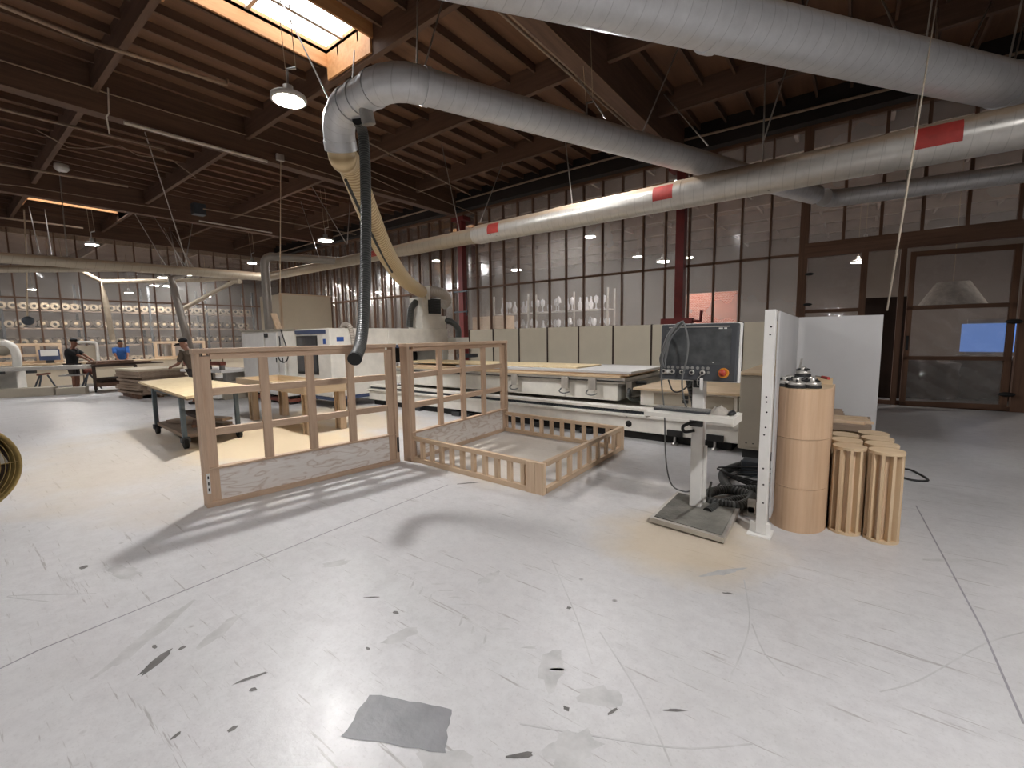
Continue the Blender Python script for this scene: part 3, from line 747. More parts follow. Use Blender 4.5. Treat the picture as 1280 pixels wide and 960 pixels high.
# ------------------------------------------------------------------ pipes and cables under the roof
for dx, lb in ((-.22, 'left'), (-.30, 'outer left')):
    tag(MB().tube([(-3.87+dx, 3.0, 6.08), (-3.87+dx, 10.6, 6.08), (-3.87+dx, 10.75, 6.3)], .022, 8).build('sprinkler_pipe', 'conduit_tan', None, (-3.87+dx, 3, 6.08)), lb+' pipe of the pair along the girder over the sloping duct', 'pipe')
def line(name, label, cat, pts, r, mat, group=None, n=8):
    return tag(MB().tube(pts, r, n).build(name, mat, None, pts[0]), label, cat, group)
line('conduit', 'thin pipe ending in a fitting below the joists at upper left', 'conduit', [(-9.475,0.899,6.2), (-9.57,1.956,6.2), (-9.258,3.74,6.2), (-9.389,3.799,6.35)], .03, 'conduit_tan')
line('conduit', 'white conduit along the bottom edge of the near girder', 'conduit', [(-11.68,2.777,5.916), (-11.68,5.491,5.95)], .035, 'conduit_white')
line('conduit', 'thin wire along the face of the near girder', 'wire', [(-11.68,1.2,6.362), (-11.68,3.668,6.385), (-11.68,7.526,6.485), (-11.68,9.535,6.232)], .014, 'conduit_tan')
line('conduit', 'thin pipe continuing right of the junction box on the girder', 'conduit', [(-11.66,5.838,6.082), (-11.66,7.612,6.074), (-11.66,10.158,6.074)], .014, 'conduit_tan')
line('sprinkler_pipe', 'brown pipe under the joists between the two left girders', 'pipe', [(-13.869,1.339,6.3), (-13.7,3.985,6.3), (-13.601,3.983,6.2)], .03, 'conduit_tan')
line('sprinkler_pipe', 'brown pipe above the far left skylight', 'pipe', [(-17.857,1.598,6.25), (-17.579,4.12,6.25)], .035, 'conduit_tan')
line('sprinkler_pipe', 'brown pipe below the far left skylight', 'pipe', [(-23.967,1.978,6.0), (-23.851,4.09,6.0)], .035, 'conduit_tan')
line('conduit', 'thin sagging cable above the far left skylight', 'cable', [(-18.761,1.63,5.95), (-18.56,2.058,5.95), (-18.51,2.929,5.95), (-18.454,3.897,5.95), (-18.24,5.481,5.95)], .012, 'conduit_tan')
line('conduit', 'pale conduit running right from the grey junction box', 'conduit', [(-17.166,5.914,5.9), (-16.91,8.316,5.9), (-16.706,11.256,5.9)], .02, 'conduit_tan')
line('conduit', 'short white conduit under the grey junction box', 'conduit', [(-18.966,6.375,5.9), (-18.942,8.898,5.9)], .025, 'conduit_white')
line('conduit', 'thin pipe crossing behind the black hose near the roof', 'conduit', [(-9.384,6.772,6.2), (-10.255,11.245,6.2)], .018, 'conduit_tan')
line('conduit', 'second thin pipe crossing behind the black hose', 'conduit', [(-10.622,7.7,6.1), (-11.45,13.057,6.1)], .015, 'conduit_tan')
line('conduit', 'thin wire draped along the joists left of the black hose', 'wire', [(-14.446,1.893,6.25), (-15.156,2.492,6.25), (-14.921,2.806,6.25), (-14.118,3.237,6.25), (-14.503,3.653,6.25), (-14.222,4.287,6.25), (-15.218,5.129,6.25)], .012, 'conduit_tan')
tag(B((-17.385,5.849,5.9), (.3, .35, .35)).build('junction_box', 'dark_steel', None, (-17.385,5.849,5.9), bev=.01), 'grey square junction box hanging under the left girder', 'box')
tag(B((-11.66,5.802,6.128), (.08, .18, .16)).build('junction_box', 'aluminium', None, (-11.66,5.802,6.128), bev=.01), 'small pale junction box at the end of the white conduit', 'box')
tag(MB().lathe([(.06, .12), (.14, .1), (.15, 0), (.1, -.06)], (-16.393,2.528,6.05), 16).build('smoke_detector', 'lamp_white', None, (-16.393,2.528,6.05)), 'small white detector under a purlin above the far left skylight', 'detector')
tag(MB().tube([(-10.778,2.386,6.1), (-10.613,2.324,5.6), (-10.657,2.296,5.55), (-10.765,2.338,5.3)], .012, 6).build('pull_cord', 'conduit_white', None, (-10.778,2.386,6.1)), 'short white cord dangling from the near girder', 'cord')
line('hanging_cable', 'long thin cable hanging beside the square-cornered drop duct', 'cable', [(-11.7,5.834,6.033), (-11.7,5.591,2.8)], .012, 'cable_tan')
tag(MB().tube([(0.462,6.625,5.0), (0.194,3.583,2.6), (0.143,3.874,1.75)], .0055, 6).build('hanging_rope', 'rope_grey', None, (0.462,6.625,5.0)), 'thin rope slanting down from the roof to the white safety panel', 'rope')
t = thing('cord_reel', 'dark cord reel hanging on a long cable at the left edge', 'reel', (-19.5,1.897,2.308))
rc = Vector((-19.5,1.895,2.285))
MB().lathe([(.04, -.07), (.13, -.07), (.13, -.05), (.07, -.05), (.07, .05), (.13, .05), (.13, .07), (.04, .07)], rc, 20, Matrix.Rotation(PI/2, 3, 'Y')).build('drum', 'dark_steel', t)
MB().tube([rc+Vector((0, 0, .12)), (-19.5,2.036,4.22), (-19.5,2.102,5.504)], .018, 8).build('hanging_cord', 'cable_tan', t)

# ------------------------------------------------------------------ bed frames
def headboard(t, a, b, suffix=''):
    """grid headboard between floor points a and b, facing +X; a is the near end"""
    a = Vector(a); b = Vector(b); L = (b-a).length; u = (b-a).normalized(); n = Vector((u.y, -u.x, 0))   # n faces the camera side
    rot = Matrix((u, n, Vector((0, 0, 1)))).transposed()
    def bx(u0, u1, n0, n1, z0, z1):
        return MB().box(a+u*(u0+u1)/2+n*(n0+n1)/2+Vector((0, 0, (z0+z1)/2)), (u1-u0, abs(n1-n0), z1-z0), rot)
    for (u0, u1) in ((0, .045), (L-.045, L)):
        bx(u0, u1, -.09, .045, 0, 1.50).build('post', 'pine_z', t, bev=.004)
    for (u0, u1) in ((.045, .13), (L-.13, L-.045)):
        bx(u0, u1, -.02, .02, 0.05 if u0 > .1 else .0, 1.47).build('post', 'pine_z', t, bev=.003)
    bx(-.01, L+.01, -.095, .05, 1.50, 1.545).build('top_rail', 'pine_y', t, bev=.004)
    bx(.13, L-.13, -.02, .02, 1.44, 1.50).build('rail', 'pine_y', t, bev=.003)
    w = .085; st = (L-.26)/4
    cuts = [.13]+[.13+st*k for k in (1, 2, 3)]+[L-.13]
    for c in cuts[1:4]:
        bx(c-w/2, c+w/2, -.02, .025, .38, 1.44).build('mullion', 'pine_z', t, bev=.003)
    for z0, z1 in ((1.09, 1.16), (.695, .765)):
        for i in range(4):
            p = cuts[i]+(w/2 if i else 0); q = cuts[i+1]-(w/2 if i < 3 else 0)
            bx(p, q, -.06, .012, z0, z1).build('crossbar', 'pine_y', t, bev=.003)
    bx(.05, L-.05, .0, .014, .05, .375).build('plywood_panel', 'fir_plywood', t)
    bx(.045, L-.045, -.04, .04, .365, .385).build('rail', 'pine_y', t)
    bx(.0, L, -.04, .05, .0, .05).build('bottom_rail', 'pine_y', t, bev=.003)
    return a, u, n, L, bx
t = thing('headboard_frame', 'freestanding pine grid headboard with plywood base panel, left of the slatted bed frame', 'headboard', (-4.86, 2.55, 0))
a, u, n, L, bx = headboard(t, (-4.968,1.519,-0.0), (-4.708,3.636,-0.0))
for u0 in (.012,):
    br = bx(u0, u0+.03, .045, .049, .14, .34).build('bed_bracket', 'white_paint', t)
    m = MB()
    for z in (.18, .24, .30):
        m.box(a+u*(u0+.015)+n*.0495+Vector((0, 0, z)), (.012, .002, .03), Matrix((u, n, Vector((0, 0, 1)))).transposed())
    m.build('slot', 'dark_recess', br)
m = bx(L-.035, L-.005, .045, .049, .14, .34).build('bed_bracket', 'dark_recess', t)

t = thing('bed_frame', 'unfinished pine bed frame with grid headboard and low slatted side rails', 'bed', (-3.6, 4.8, 0))
A2, B2 = Vector((-4.593,3.715,0.0)), Vector((-4.772,6.014,0.0))
headboard(t, A2, B2)
FH = .335
fl, fr_ = Vector((-2.449,3.669,0.0)), Vector((-2.537,5.863,0.0))
def ladder(t, nm, p, q, h, nslat, ax, endblock=.12, w=.05):
    p = Vector(p); q = Vector(q); d = (q-p).normalized(); L = (q-p).length; z = Vector((0, 0, 1))
    r = thing(nm, None, None); r.parent = t; r.location = Vector((0, 0, 0))
    r.location = p-t.location
    def add(mb, name, mat): mb.build(name, mat, r, bev=.003)
    add(MB().bar(p+z*(h-.025), q+z*(h-.025), w, .05), 'top_bar', 'raw_lumber_'+ax)
    add(MB().bar(p+z*.03, q+z*.03, w, .06), 'bottom_bar', 'raw_lumber_'+ax)
    for k in range(nslat):
        c = p+d*(endblock+(L-2*endblock)*(k+.5)/nslat)
        add(MB().bar(c+z*.06, c+z*(h-.05), w*.8, .058, d), 'slat', 'raw_lumber_z')
    return r
ladder(t, 'side_rail', A2+Vector((.05, .06, 0)), fl+Vector((-.10, .03, 0)), FH, 10, 'x', .08)
ladder(t, 'side_rail', B2+Vector((.05, -.08, 0)), fr_+Vector((-.06, -.04, 0)), FH, 10, 'x', .08)
ladder(t, 'foot_rail', fl+Vector((-.03, .08, 0)), fr_+Vector((-.03, -.02, 0)), FH, 7, 'y', .16)
LH((fl.x-.10, fl.y, 0), (fl.x-.0, fl.y+.055, FH-.003)).build('corner_block', 'raw_lumber_z', t, bev=.003)
LH((fl.x-.22, fl.y, 0), (fl.x-.105, fl.y+.055, FH-.003)).build('corner_block', 'raw_lumber_z', t, bev=.003)
LH((fr_.x-.055, fr_.y-.12, 0), (fr_.x, fr_.y, FH-.003)).build('corner_block', 'raw_lumber_z', t, bev=.003)
LH((fr_.x-.12, fr_.y-.05, 0), (fr_.x-.058, fr_.y, FH-.003)).build('corner_block', 'raw_lumber_z', t, bev=.003)

# ------------------------------------------------------------------ operator panel on its stand
t = thing('control_panel_stand', 'rolling machine control panel with dusty dark screen on a white pillar', 'control panel', (-1.098,4.119,0.0))
b0, b1, b2, b3 = [Vector(p) for p in ((-1.331,3.63,0.0), (-0.717,3.598,0.0), (-0.783,4.342,0.0), (-1.329,4.403,0.0))]
def quadslab(q, z0, z1, inset=0.0):
    c = sum(q, Vector((0, 0, 0)))/4
    p = [(v+(c-v).normalized()*inset) for v in q]; return MB().prism([(v.x, v.y) for v in p], z0, z1)
bq = [Vector((-1.34, 3.64, 0)), Vector((-.73, 3.58, 0)), Vector((-.76, 4.36, 0)), Vector((-1.35, 4.42, 0))]
quadslab(bq, .015, .055).build('base_plate', 'aluminium', t, bev=.004)
quadslab(bq, .055, .060, .05).build('rubber_mat', 'rubber_mat', t)
sx, sy = -1.09, 4.14
LH((sx-.05, sy-.045, .06), (sx+.05, sy+.045, 1.22)).build('column', 'white_paint', t, bev=.006)
LH((sx+.052, sy-.01, .1), (sx+.075, sy+.03, .62)).build('cable_channel', 'white_paint', t, bev=.003)
# screen, facing the camera
sc = Vector((-1.085, 4.06, 1.455)); yaw = math.radians(-3); rot = Matrix.Rotation(yaw, 3, 'Z') @ Matrix.Rotation(math.radians(-4), 3, 'X')
def sb(cx, cz, cyy, dx, dz, dy): return MB().box(sc+rot @ Vector((cx, cyy, cz)), (dx, dy, dz), rot)
scr = sb(0, 0, .0, .64, .485, .10).build('screen_housing', 'screen_bezel', t, bev=.012)
sb(0.004, 0, .025, .655, .497, .06).build('housing_edge', 'white_paint', t, bev=.008)
sb(.0, .045, -.052, .54, .30, .006).build('screen', 'screen_dusty', scr)
sb(.0, .215, -.052, .50, .008, .004).build('trim_line', 'aluminium', scr)
for x, w_ in ((.185, .03), (.222, .022)): sb(x, .199, -.053, w_, .010, .004).build('logo', 'white_paint', scr)
sb(.14, -.085, -.056, .012, .006, .003).build('logo', 'white_paint', scr)
ry = rot @ Matrix.Rotation(PI/2, 3, 'X')
for i, x in enumerate((-.275, -.238, -.20, -.115, -.03, .058)):
    p = sc+rot @ Vector((x, -.052, -.175))
    b = MB().lathe([(.022, 0), (.022, .012), (.017, .016)], p, 16, ry).build('button', 'aluminium', scr)
    MB().lathe([(.0005, .017), (.011, .0165)], p, 12, ry).build('button_face', 'white_paint' if i == 1 else 'black_plastic', b)
m = MB()
for x in (-.275, -.238, -.2, -.155, -.115, -.07, -.03, .015, .058, .1): m.lathe([(.0005, .004), (.014, .003)], sc+rot @ Vector((x, -.05, -.135)), 10, ry)
m.lathe([(.0005, .004), (.012, .003)], sc+rot @ Vector((.105, -.05, -.17)), 10, ry)
m.build('button_row', 'key_grey', scr)
p = sc+rot @ Vector((.225, -.05, -.17))
MB().lathe([(.042, 0), (.042, .01), (.036, .014)], p, 20, ry).build('stop_collar', 'button_orange', scr)
MB().lathe([(.018, .012), (.028, .035), (.026, .045), (.0005, .05)], p, 20, ry).build('emergency_stop', 'button_red', scr)
kk = sc+rot @ Vector((.058, -.075, -.19))
MB().tube(smooth_path([kk, kk+Vector((-.03, -.01, -.04)), kk+Vector((-.03, 0, -.09)), kk+Vector((0, 0, -.1))], 5), .004, 6).build('key_ring', 'steel', scr)
LH((kk.x-.012, kk.y-.006, kk.z-.13), (kk.x+.012, kk.y+.006, kk.z-.03)).build('key', 'white_paint', scr)
LH((sx-.03, sy-.10, 1.15), (sx+.03, sy+.02, 1.24)).build('tilt_bracket', 'black_plastic', t, bev=.004)
# keyboard shelf
tq = [Vector((-1.42, 3.70, 0)), Vector((-.72, 3.70, 0)), Vector((-.72, 4.02, 0)), Vector((-1.42, 4.02, 0))]
tr_ = LH((-1.42, 3.70, .945), (-.72, 4.04, .962)).build('keyboard_shelf', 'machine_white', t, bev=.004)
MB().lohi((-1.42, 3.69, .925), (-.72, 3.70, .962)).build('shelf_lip', 'machine_white', t)
for x in (-1.42, -.735): LH((x, 3.70, .90), (x+.015, 4.03, .945)).build('shelf_side', 'machine_white', t)
LH((sx-.03, 3.95, .88), (sx+.03, sy-.04, .944)).build('shelf_bracket', 'aluminium', t)
LH((sx-.06, sy-.085, .80), (sx+.055, sy-.046, .86)).build('clamp', 'black_plastic', t, bev=.01)
MB().tube(smooth_path([(sx+.02, sy-.08, .86), (sx-.1, sy-.1, .80), (sx-.1, sy-.06, .74), (sx-.02, sy-.05, .76)], 6), .014, 8).build('lever', 'black_rubber', t)
MB().tube(smooth_path([(sx-.02, sy-.02, 1.3), (sx-.10, sy+.02, 1.22), (sx-.06, sy+.07, 1.0), (sx-.05, sy+.06, .9)], 6), .03, 10).build('conduit_hose', 'black_hose', t)
# keyboard, mouse, cloth lying on the shelf
t = thing('keyboard', 'dusty grey computer keyboard lying on the control panel shelf', 'keyboard', (-1.15, 3.87, .963), math.radians(-2))
LH((-.23, -.07, 0), (.23, .07, .018)).build('case', 'screen_bezel', t, w=False, bev=.004)
m = MB()
for r in range(5):
    for c in range(17): m.lohi((-.222+c*.0262, -.062+r*.0255, .018), (-.222+c*.0262+.022, -.062+r*.0255+.021, .026))
m.build('keys', 'key_grey', t, w=False)
t = MB().ball((-.765, 3.87, .982), .03, 8, (.95, 1.7, .65)).build('mouse', 'black_plastic', None, (-.765, 3.87, .963))
tag(t, 'dark computer mouse at the right end of the control panel shelf', 'mouse')
m = MB(); vs = []; nn = 14
for j in range(nn+1):
    for i in range(nn+1):
        x = i/nn-.5; y = j/nn-.5; r = math.hypot(x, y)*2
        vs.append((-.865+x*.16, 3.90+y*.2, .9635+max(0, 1-r*r)*.055*(1+.35*math.sin(x*19)*math.cos(y*15))))
m.add(vs, [(j*(nn+1)+i, j*(nn+1)+i+1, (j+1)*(nn+1)+i+1, (j+1)*(nn+1)+i) for j in range(nn) for i in range(nn)], None, True)
tag(m.build('rag', 'cloth_grey', None, (-.865, 3.9, .9635)), 'crumpled grey rag beside the keyboard on the control panel shelf', 'rag')
# coiled cable hung over the corner of the screen
t = thing('cable_coil', 'coil of grey cable hung over the upper left corner of the control screen', 'cable', (-1.30, 3.98, 1.7))
rc = [(-1.215, 3.985, 1.715), (-1.25, 3.96, 1.70), (-1.32, 3.955, 1.6), (-1.37, 3.955, 1.45), (-1.385, 3.965, 1.38), (-1.36, 3.97, 1.33)]
for k in range(4):
    o = random.uniform(-.012, .012)
    pts = [(x+o+k*.009, y-k*.008, z+random.uniform(-.008, .008)) for x, y, z in rc]
    back = [(-1.33+o, 3.965-k*.008, 1.42), (-1.30+o, 3.955-k*.008, 1.56), (-1.22+k*.008, 3.965-k*.006, 1.70)]
    MB().tube(smooth_path(pts+back, 6), .008, 8).build('cable_loop', 'cable_grey', t)
MB().tube(smooth_path([(-1.21, 3.98, 1.715), (-1.17, 3.93, 1.69), (-1.14, 3.935, 1.55), (-1.15, 3.94, 1.40), (-1.18, 3.93, 1.22), (-1.175, 3.97, 1.06), (-1.15, 3.99, .965)], 8), .008, 8).build('cable_end', 'cable_grey', t)
MB().tube(smooth_path([(-1.36, 3.96, 1.4), (-1.365, 3.95, 1.2), (-1.37, 4.06, .9), (-1.36, 4.10, .45), (-1.31, 4.12, .22), (-1.2, 4.13, .17), (-1.11, 4.13, .2)], 8), .007, 8).build('cable_end', 'cable_grey', t)
MB().tube(smooth_path([(-1.32, 4.0, 1.21), (-1.27, 3.97, 1.12), (-1.2, 3.97, 1.12), (-1.12, 4.02, 1.2)], 8), .007, 8).build('cable_end', 'cable_black', t)

# ------------------------------------------------------------------ white safety fence post with its panel
t = thing('safety_fence', 'white punched fence post on a foot plate with a white panel behind it', 'fence', (-.52, 3.98, 0))
LH((-.575, 3.93, .012), (-.50, 4.0, 1.79)).build('post', 'white_paint', t, bev=.004)
m = MB().lohi((-.63, 3.88, 0), (-.46, 4.06, .012)); m.build('foot_plate', 'white_paint', t)
m = MB().prism([(-.575, 3.93), (-.62, 3.95), (-.575, 3.99)], .012, .1); m.prism([(-.50, 3.93), (-.47, 3.95), (-.50, 3.99)], .012, .1); m.build('gusset', 'white_paint', t)
m = MB()
for z in (.27, .42, .55, .82, .88, 1.0, 1.08, 1.12, 1.6, 1.66):
    m.lathe([(.0005, .001), (.007, 0)], (-.535+random.uniform(-.008, .008), 3.929, z), 8, Matrix.Rotation(PI/2, 3, 'X'))
m.build('bolt_holes', 'dark_recess', t)
MB().bar((-.49, 4.02, .95), (-.56, 6.2, .95), .012, 1.66, (0, 0, 1)).build('panel', 'panel_white', t)
MB().bar((-.475, 5.6, 1.2), (-.5, 6.1, 1.3), .02, .02).build('latch_bar', 'aluminium', t)
t = thing('safety_barrier', 'pale grey sheet panel standing square behind the fluted drums', 'barrier', (-.18, 6.25, 0))
LH((-.56, 6.23, .05), (.205, 6.27, 1.785)).build('sheet', 'panel_white', t)
for x in (-.5, .13): LH((x, 6.2, 0), (x+.06, 6.3, .05)).build('foot', 'dark_steel', t)

# ------------------------------------------------------------------ veneered drums and what lies on them
def upoly(cx, cyy, rx, ry, back):
    p = [(cx-rx*math.cos(PI*k/24), cyy-ry*math.sin(PI*k/24)) for k in range(25)]
    return p+[(cx+rx, back), (cx-rx, back)]
lv = [(0.0, .36, 'bottom'), (.363, .765, 'middle'), (.768, 1.17, 'top')]
for z0, z1, w_ in lv:
    o = MB().prism(upoly(-.335, 4.40, .205, .26, 4.68), z0, z1, False).build('veneered_drum', 'veneer', None, (-.335, 4.45, z0), bev=.003)
    tag(o, {'bottom': 'bottom maple-veneered curved drum of the tall stack by the fence post', 'middle': 'middle maple-veneered curved drum of the tall stack by the fence post', 'top': 'top maple-veneered curved drum carrying the sanding pads'}[w_], 'drum', 'veneered drums')
    MB().prism(upoly(-.335, 4.40, .195, .25, 4.67), z1, z1+.002).build('top_edge', 'maple_x', o)
o = MB().prism(upoly(-.21, 4.62, .06, .0001, 4.68), 1.172, 1.225).build('wood_block', 'maple_x', None, (-.21, 4.65, 1.172))
tag(o, 'small maple offcut at the back of the tall veneered drum', 'offcut')
def pad(x, y, z, label, s=1.0):
    t = thing('suction_pad', label, 'suction pad', (x, y, z), random.uniform(0, 3), 'suction pads on the tall drum')
    MB().lathe([(.066*s, 0), (.068*s, .018), (.05*s, .025)], (0, 0, 0), 24).build('rubber_rim', 'black_rubber', t, w=False)
    MB().lathe([(.06*s, .025), (.062*s, .042), (.045*s, .05)], (0, 0, 0), 24).build('plate', 'aluminium', t, w=False)
    MB().lathe([(.03*s, .05), (.03*s, .075), (.018*s, .08)], (0, 0, 0), 16).build('hub', 'aluminium', t, w=False)
    for k in range(4):
        a = k*PI/2; MB().bar((.012*math.cos(a), .012*math.sin(a), .068), (.062*s*math.cos(a), .062*s*math.sin(a), .055), .012, .012).build('arm', 'black_plastic', t, w=False)
pad(-.46, 4.30, 1.173, 'grey suction pad on the left of the tall drum top')
pad(-.37, 4.22, 1.173, 'grey suction pad nearest the front edge of the tall drum top')
pad(-.27, 4.27, 1.173, 'grey suction pad front right on the tall drum top')
pad(-.30, 4.42, 1.173, 'grey suction pad at the middle of the tall drum top')
pad(-.44, 4.46, 1.173, 'grey suction pad at the back left of the tall drum top')
pad(-.34, 4.33, 1.255, 'upper suction pad lying on other pads on the tall drum', .85)
t = thing('hand_tool', 'small red-handled tool beside the suction pads on the tall drum', 'tool', (-.19, 4.5, 1.18))
MB().tube([(-.17, 4.44, 1.238), (-.22, 4.55, 1.238)], .012, 10).build('handle', 'label_red', t)
MB().tube([(-.22, 4.55, 1.238), (-.27, 4.62, 1.238)], .006, 8).build('shaft', 'steel', t)

# fluted drums
def fluted(x, y, label):
    t = thing('fluted_drum', label, 'drum', (x, y, 0), random.uniform(0, .6), 'fluted drums beside the tall stack')
    r = .112
    MB().lathe([(r, 0), (r, .022)], (0, 0, 0), 32).build('base_disc', 'maple_x', t, w=False, bev=.002)
    MB().lathe([(r, .685), (r, .707)], (0, 0, 0), 32).build('top_disc', 'maple_x', t, w=False, bev=.002)
    MB().lathe([(r*.6, .022), (r*.6, .685)], (0, 0, 0), 28).build('core', 'raw_lumber_z', t, w=False)
    for k in range(10):
        a = 2*PI*k/10; d = Vector((math.cos(a), math.sin(a), 0))
        MB().bar(d*r*.76+Vector((0, 0, .0225)), d*r*.76+Vector((0, 0, .6845)), .02, r*.44, d).build('slat', 'maple_z', t, w=False)
fl_pos = [(-.005, 4.42, 'front left fluted wooden drum, next to the tall veneered stack'), (-.03, 4.66, 'second fluted wooden drum of the row next to the veneered stack'), (-.055, 4.90, 'third fluted wooden drum of the row next to the veneered stack'),
          (.222, 4.40, 'front right fluted wooden drum, outermost on the open floor'), (.20, 4.635, 'second fluted wooden drum of the outer row'), (.178, 4.87, 'third fluted wooden drum of the outer row'), (.156, 5.105, 'rearmost fluted wooden drum of the outer row')]
for x, y, lb in fl_pos: fluted(x, y, lb)

# stack of board offcuts behind the drums
z = 0
for k in range(11):
    h = .06 if k else .12; w_ = random.uniform(-.02, .02)
    nm = 'wooden_board'
    o = B((-.13+w_, 5.62+w_, z+h/2), (.52, .62-.02*k % .1, h)).build(nm, ('maple_y', 'plank_grey', 'raw_lumber_y')[k % 3], None, (-.13, 5.62, z), bev=.002)
    tag(o, 'board in the knee-high stack between the white panel and the fluted drums', 'board', 'stacked boards behind the fluted drums'); z += h
for k, (x0, y0, x1, y1) in enumerate(((-.34, 5.35, .16, 5.50), (-.36, 5.48, .10, 5.42), (-.30, 5.60, .14, 5.62), (-.3, 5.72, .12, 5.76))):
    o = MB().bar((x0, y0, z+.012), (x1, y1, z+.012), .05, .022).build('wooden_strip', 'raw_lumber_x', None, (x0, y0, z))
    tag(o, ('loose strip at the front of the board stack, pointing right', 'loose strip crossing the front of the board stack', 'loose strip along the middle of the board stack', 'loose strip at the back of the board stack')[k], 'strip', 'loose strips on the board stack')
    if k == 0: z += .001
for k in range(3):
    o = B((-.20, 5.86, z+.012+.022*k), (.26-.02*k, .12, .02)).build('wooden_block', 'plank_grey', None, (-.2, 5.86, z+.022*k)); tag(o, ('lowest', 'middle', 'topmost')[k]+' grey-brown block of the small pile behind the strips', 'block', 'blocks behind the strips')

# hoses, cord on the floor
t = thing('vacuum_hose', 'black vacuum hose coiled on the floor between the pillar and the fence post', 'hose', (-.85, 4.9, .05))
q = [(-0.949,5.92,0.06), (-1.117,5.338,0.06), (-0.948,4.805,0.06), (-0.725,4.683,0.06), (-0.767,4.354,0.06), (-0.991,4.292,0.06), (-1.081,4.486,0.06), (-0.982,4.723,0.06), (-0.726,4.902,0.06)]
MB().tube(smooth_path(q, 8), .045, 14).build('hose_tube', 'black_hose', t)
q = [(-0.973,4.056,0.05), (-0.907,4.383,0.05), (-0.722,4.666,0.05)]
MB().tube(smooth_path(q, 8), .04, 14).build('hose_tube', 'black_hose', t)
t = thing('cable_coil', 'tangle of thin dark cables on the floor behind the fence post', 'cable', (-.8, 5.2, .02))
for k in range(4):
    c = Vector((-0.853,5.228,0.02)); r = .16+.05*k
    MB().tube([c+Vector((r*math.cos(a*.5), r*.8*math.sin(a*.5), .02+.03*k+.02*math.sin(a))) for a in range(13)], .009, 6).build('cable_loop', 'cable_black', t)
MB().tube(smooth_path([(-0.819,3.505,0.5), (-1.03,4.335,0.1), (-1.075,4.973,0.03), (-0.966,5.635,0.03)], 8), .009, 6).build('cable_end', 'cable_black', t)
t = thing('floor_motor', 'small grey motor block on the floor beside the fence post', 'motor', (-0.873,5.489,0.0))
mc = Vector((-0.875,5.594,0.0))
LH(mc+Vector((-.1, -.08, .0)), mc+Vector((.1, .1, .18))).build('housing', 'dark_steel', t, bev=.01)
MB().cyl(mc+Vector((-.12, 0, .1)), mc+Vector((-.02, 0, .1)), .06, 14).build('end_cap', 'black_rubber', t)
t = thing('floor_bracket', 'pale metal bracket on the floor just left of the fence post', 'bracket', (-0.678,4.417,0.0))
mc = Vector((-0.658,4.298,0.0))
LH(mc+Vector((-.07, 0, 0)), mc+Vector((.06, .05, .02))).build('plate', 'aluminium', t); LH(mc+Vector((-.04, .0, .02)), mc+Vector((.02, .04, .15))).build('upright', 'aluminium', t, bev=.004)
MB().lathe([(.03, -.02), (.03, .02)], mc+Vector((-.01, .02, .06)), 12, Matrix.Rotation(PI/2, 3, 'X')).build('roller', 'dark_steel', t)
tag(MB().tube(smooth_path([(0.478,7.966,0.01), (0.457,6.932,0.01), (0.575,6.78,0.01), (0.68,6.431,0.01), (0.544,6.337,0.01), (0.365,6.488,0.01)], 8), .012, 6).build('extension_cord', 'cable_black', None, (0.449,7.05,0.0)), 'dark cord on the floor right of the fluted drums', 'cord')

# ------------------------------------------------------------------ CNC router
t = thing('router_machine', 'long white panel router with blue trim, its bed running behind the pine frames', 'machine', (-6, 7.4, 0))
LH((-9.5, 6.52, .13), (-1.2, 8.6, .40)).build('base', 'machine_white', t, bev=.01)
LH((-9.4, 6.62, .0), (-1.3, 8.5, .13)).build('plinth', 'dark_recess', t)
LH((-9.5, 6.47, .36), (-1.2, 6.66, .40)).build('lower_rail', 'machine_white', t, bev=.004)
pol = [(-9.4, .405)]
for k in range(160): pol += [(-9.4+k*.0508, .445), (-9.4+k*.0508+.022, .445), (-9.4+k*.0508+.028, .415), (-9.4+k*.0508+.048, .415)]
pol += [(-1.25, .405)]
m = MB(); nn_ = len(pol); vs = [(x, 6.53, z) for x, z in pol]+[(x, 6.60, z) for x, z in pol]
m.add(vs, [(i, (i+1) % nn_, nn_+(i+1) % nn_, nn_+i) for i in range(nn_)]); m.add(vs[:nn_], [tuple(range(nn_))]); m.add(vs[nn_:], [tuple(range(nn_))])
m.build('gear_rack', 'dark_steel', t)
LH((-9.4, 6.61, .40), (-1.25, 6.64, .45)).build('rack_backing', 'black_plastic', t)
LH((-9.5, 6.52, .45), (-1.2, 6.72, .49)).build('upper_rail', 'machine_white', t, bev=.004)
LH((-1.24, 6.45, .36), (-1.19, 6.75, .50)).build('rail_cap', 'machine_white', t, bev=.004)
for x in (-8.8, -7.8, -6.6, -6.3, -4.6, -3.6): LH((x, 6.49, .0), (x+.22, 6.62, .085)).build('foot', 'black_plastic', t, bev=.01)
for x in (-2.05, -1.5):
    f = MB().prism([(x-.10, 6.49), (x+.12, 6.49), (x+.12, 6.53), (x-.10, 6.53)], .13, .22).build('cutout', 'dark_recess', t)
    MB().lathe([(.05, 0), (.05, .02), (.02, .03), (.02, .12)], (x, 6.55, 0), 14).build('levelling_foot', 'steel', t)
for x in (-2.75, -6.9):
    MB().lathe([(.0005, .004), (.05, .003), (.05, -.02)], (x, 6.516, .24), 20, Matrix.Rotation(PI/2, 3, 'X')).build('port', 'dark_recess', t)
m = MB()
for z in (.33, .345): m.lohi((-2.80, 6.515, z), (-2.77, 6.519, z+.006))
m.build('marking', 'screen_bezel', t)
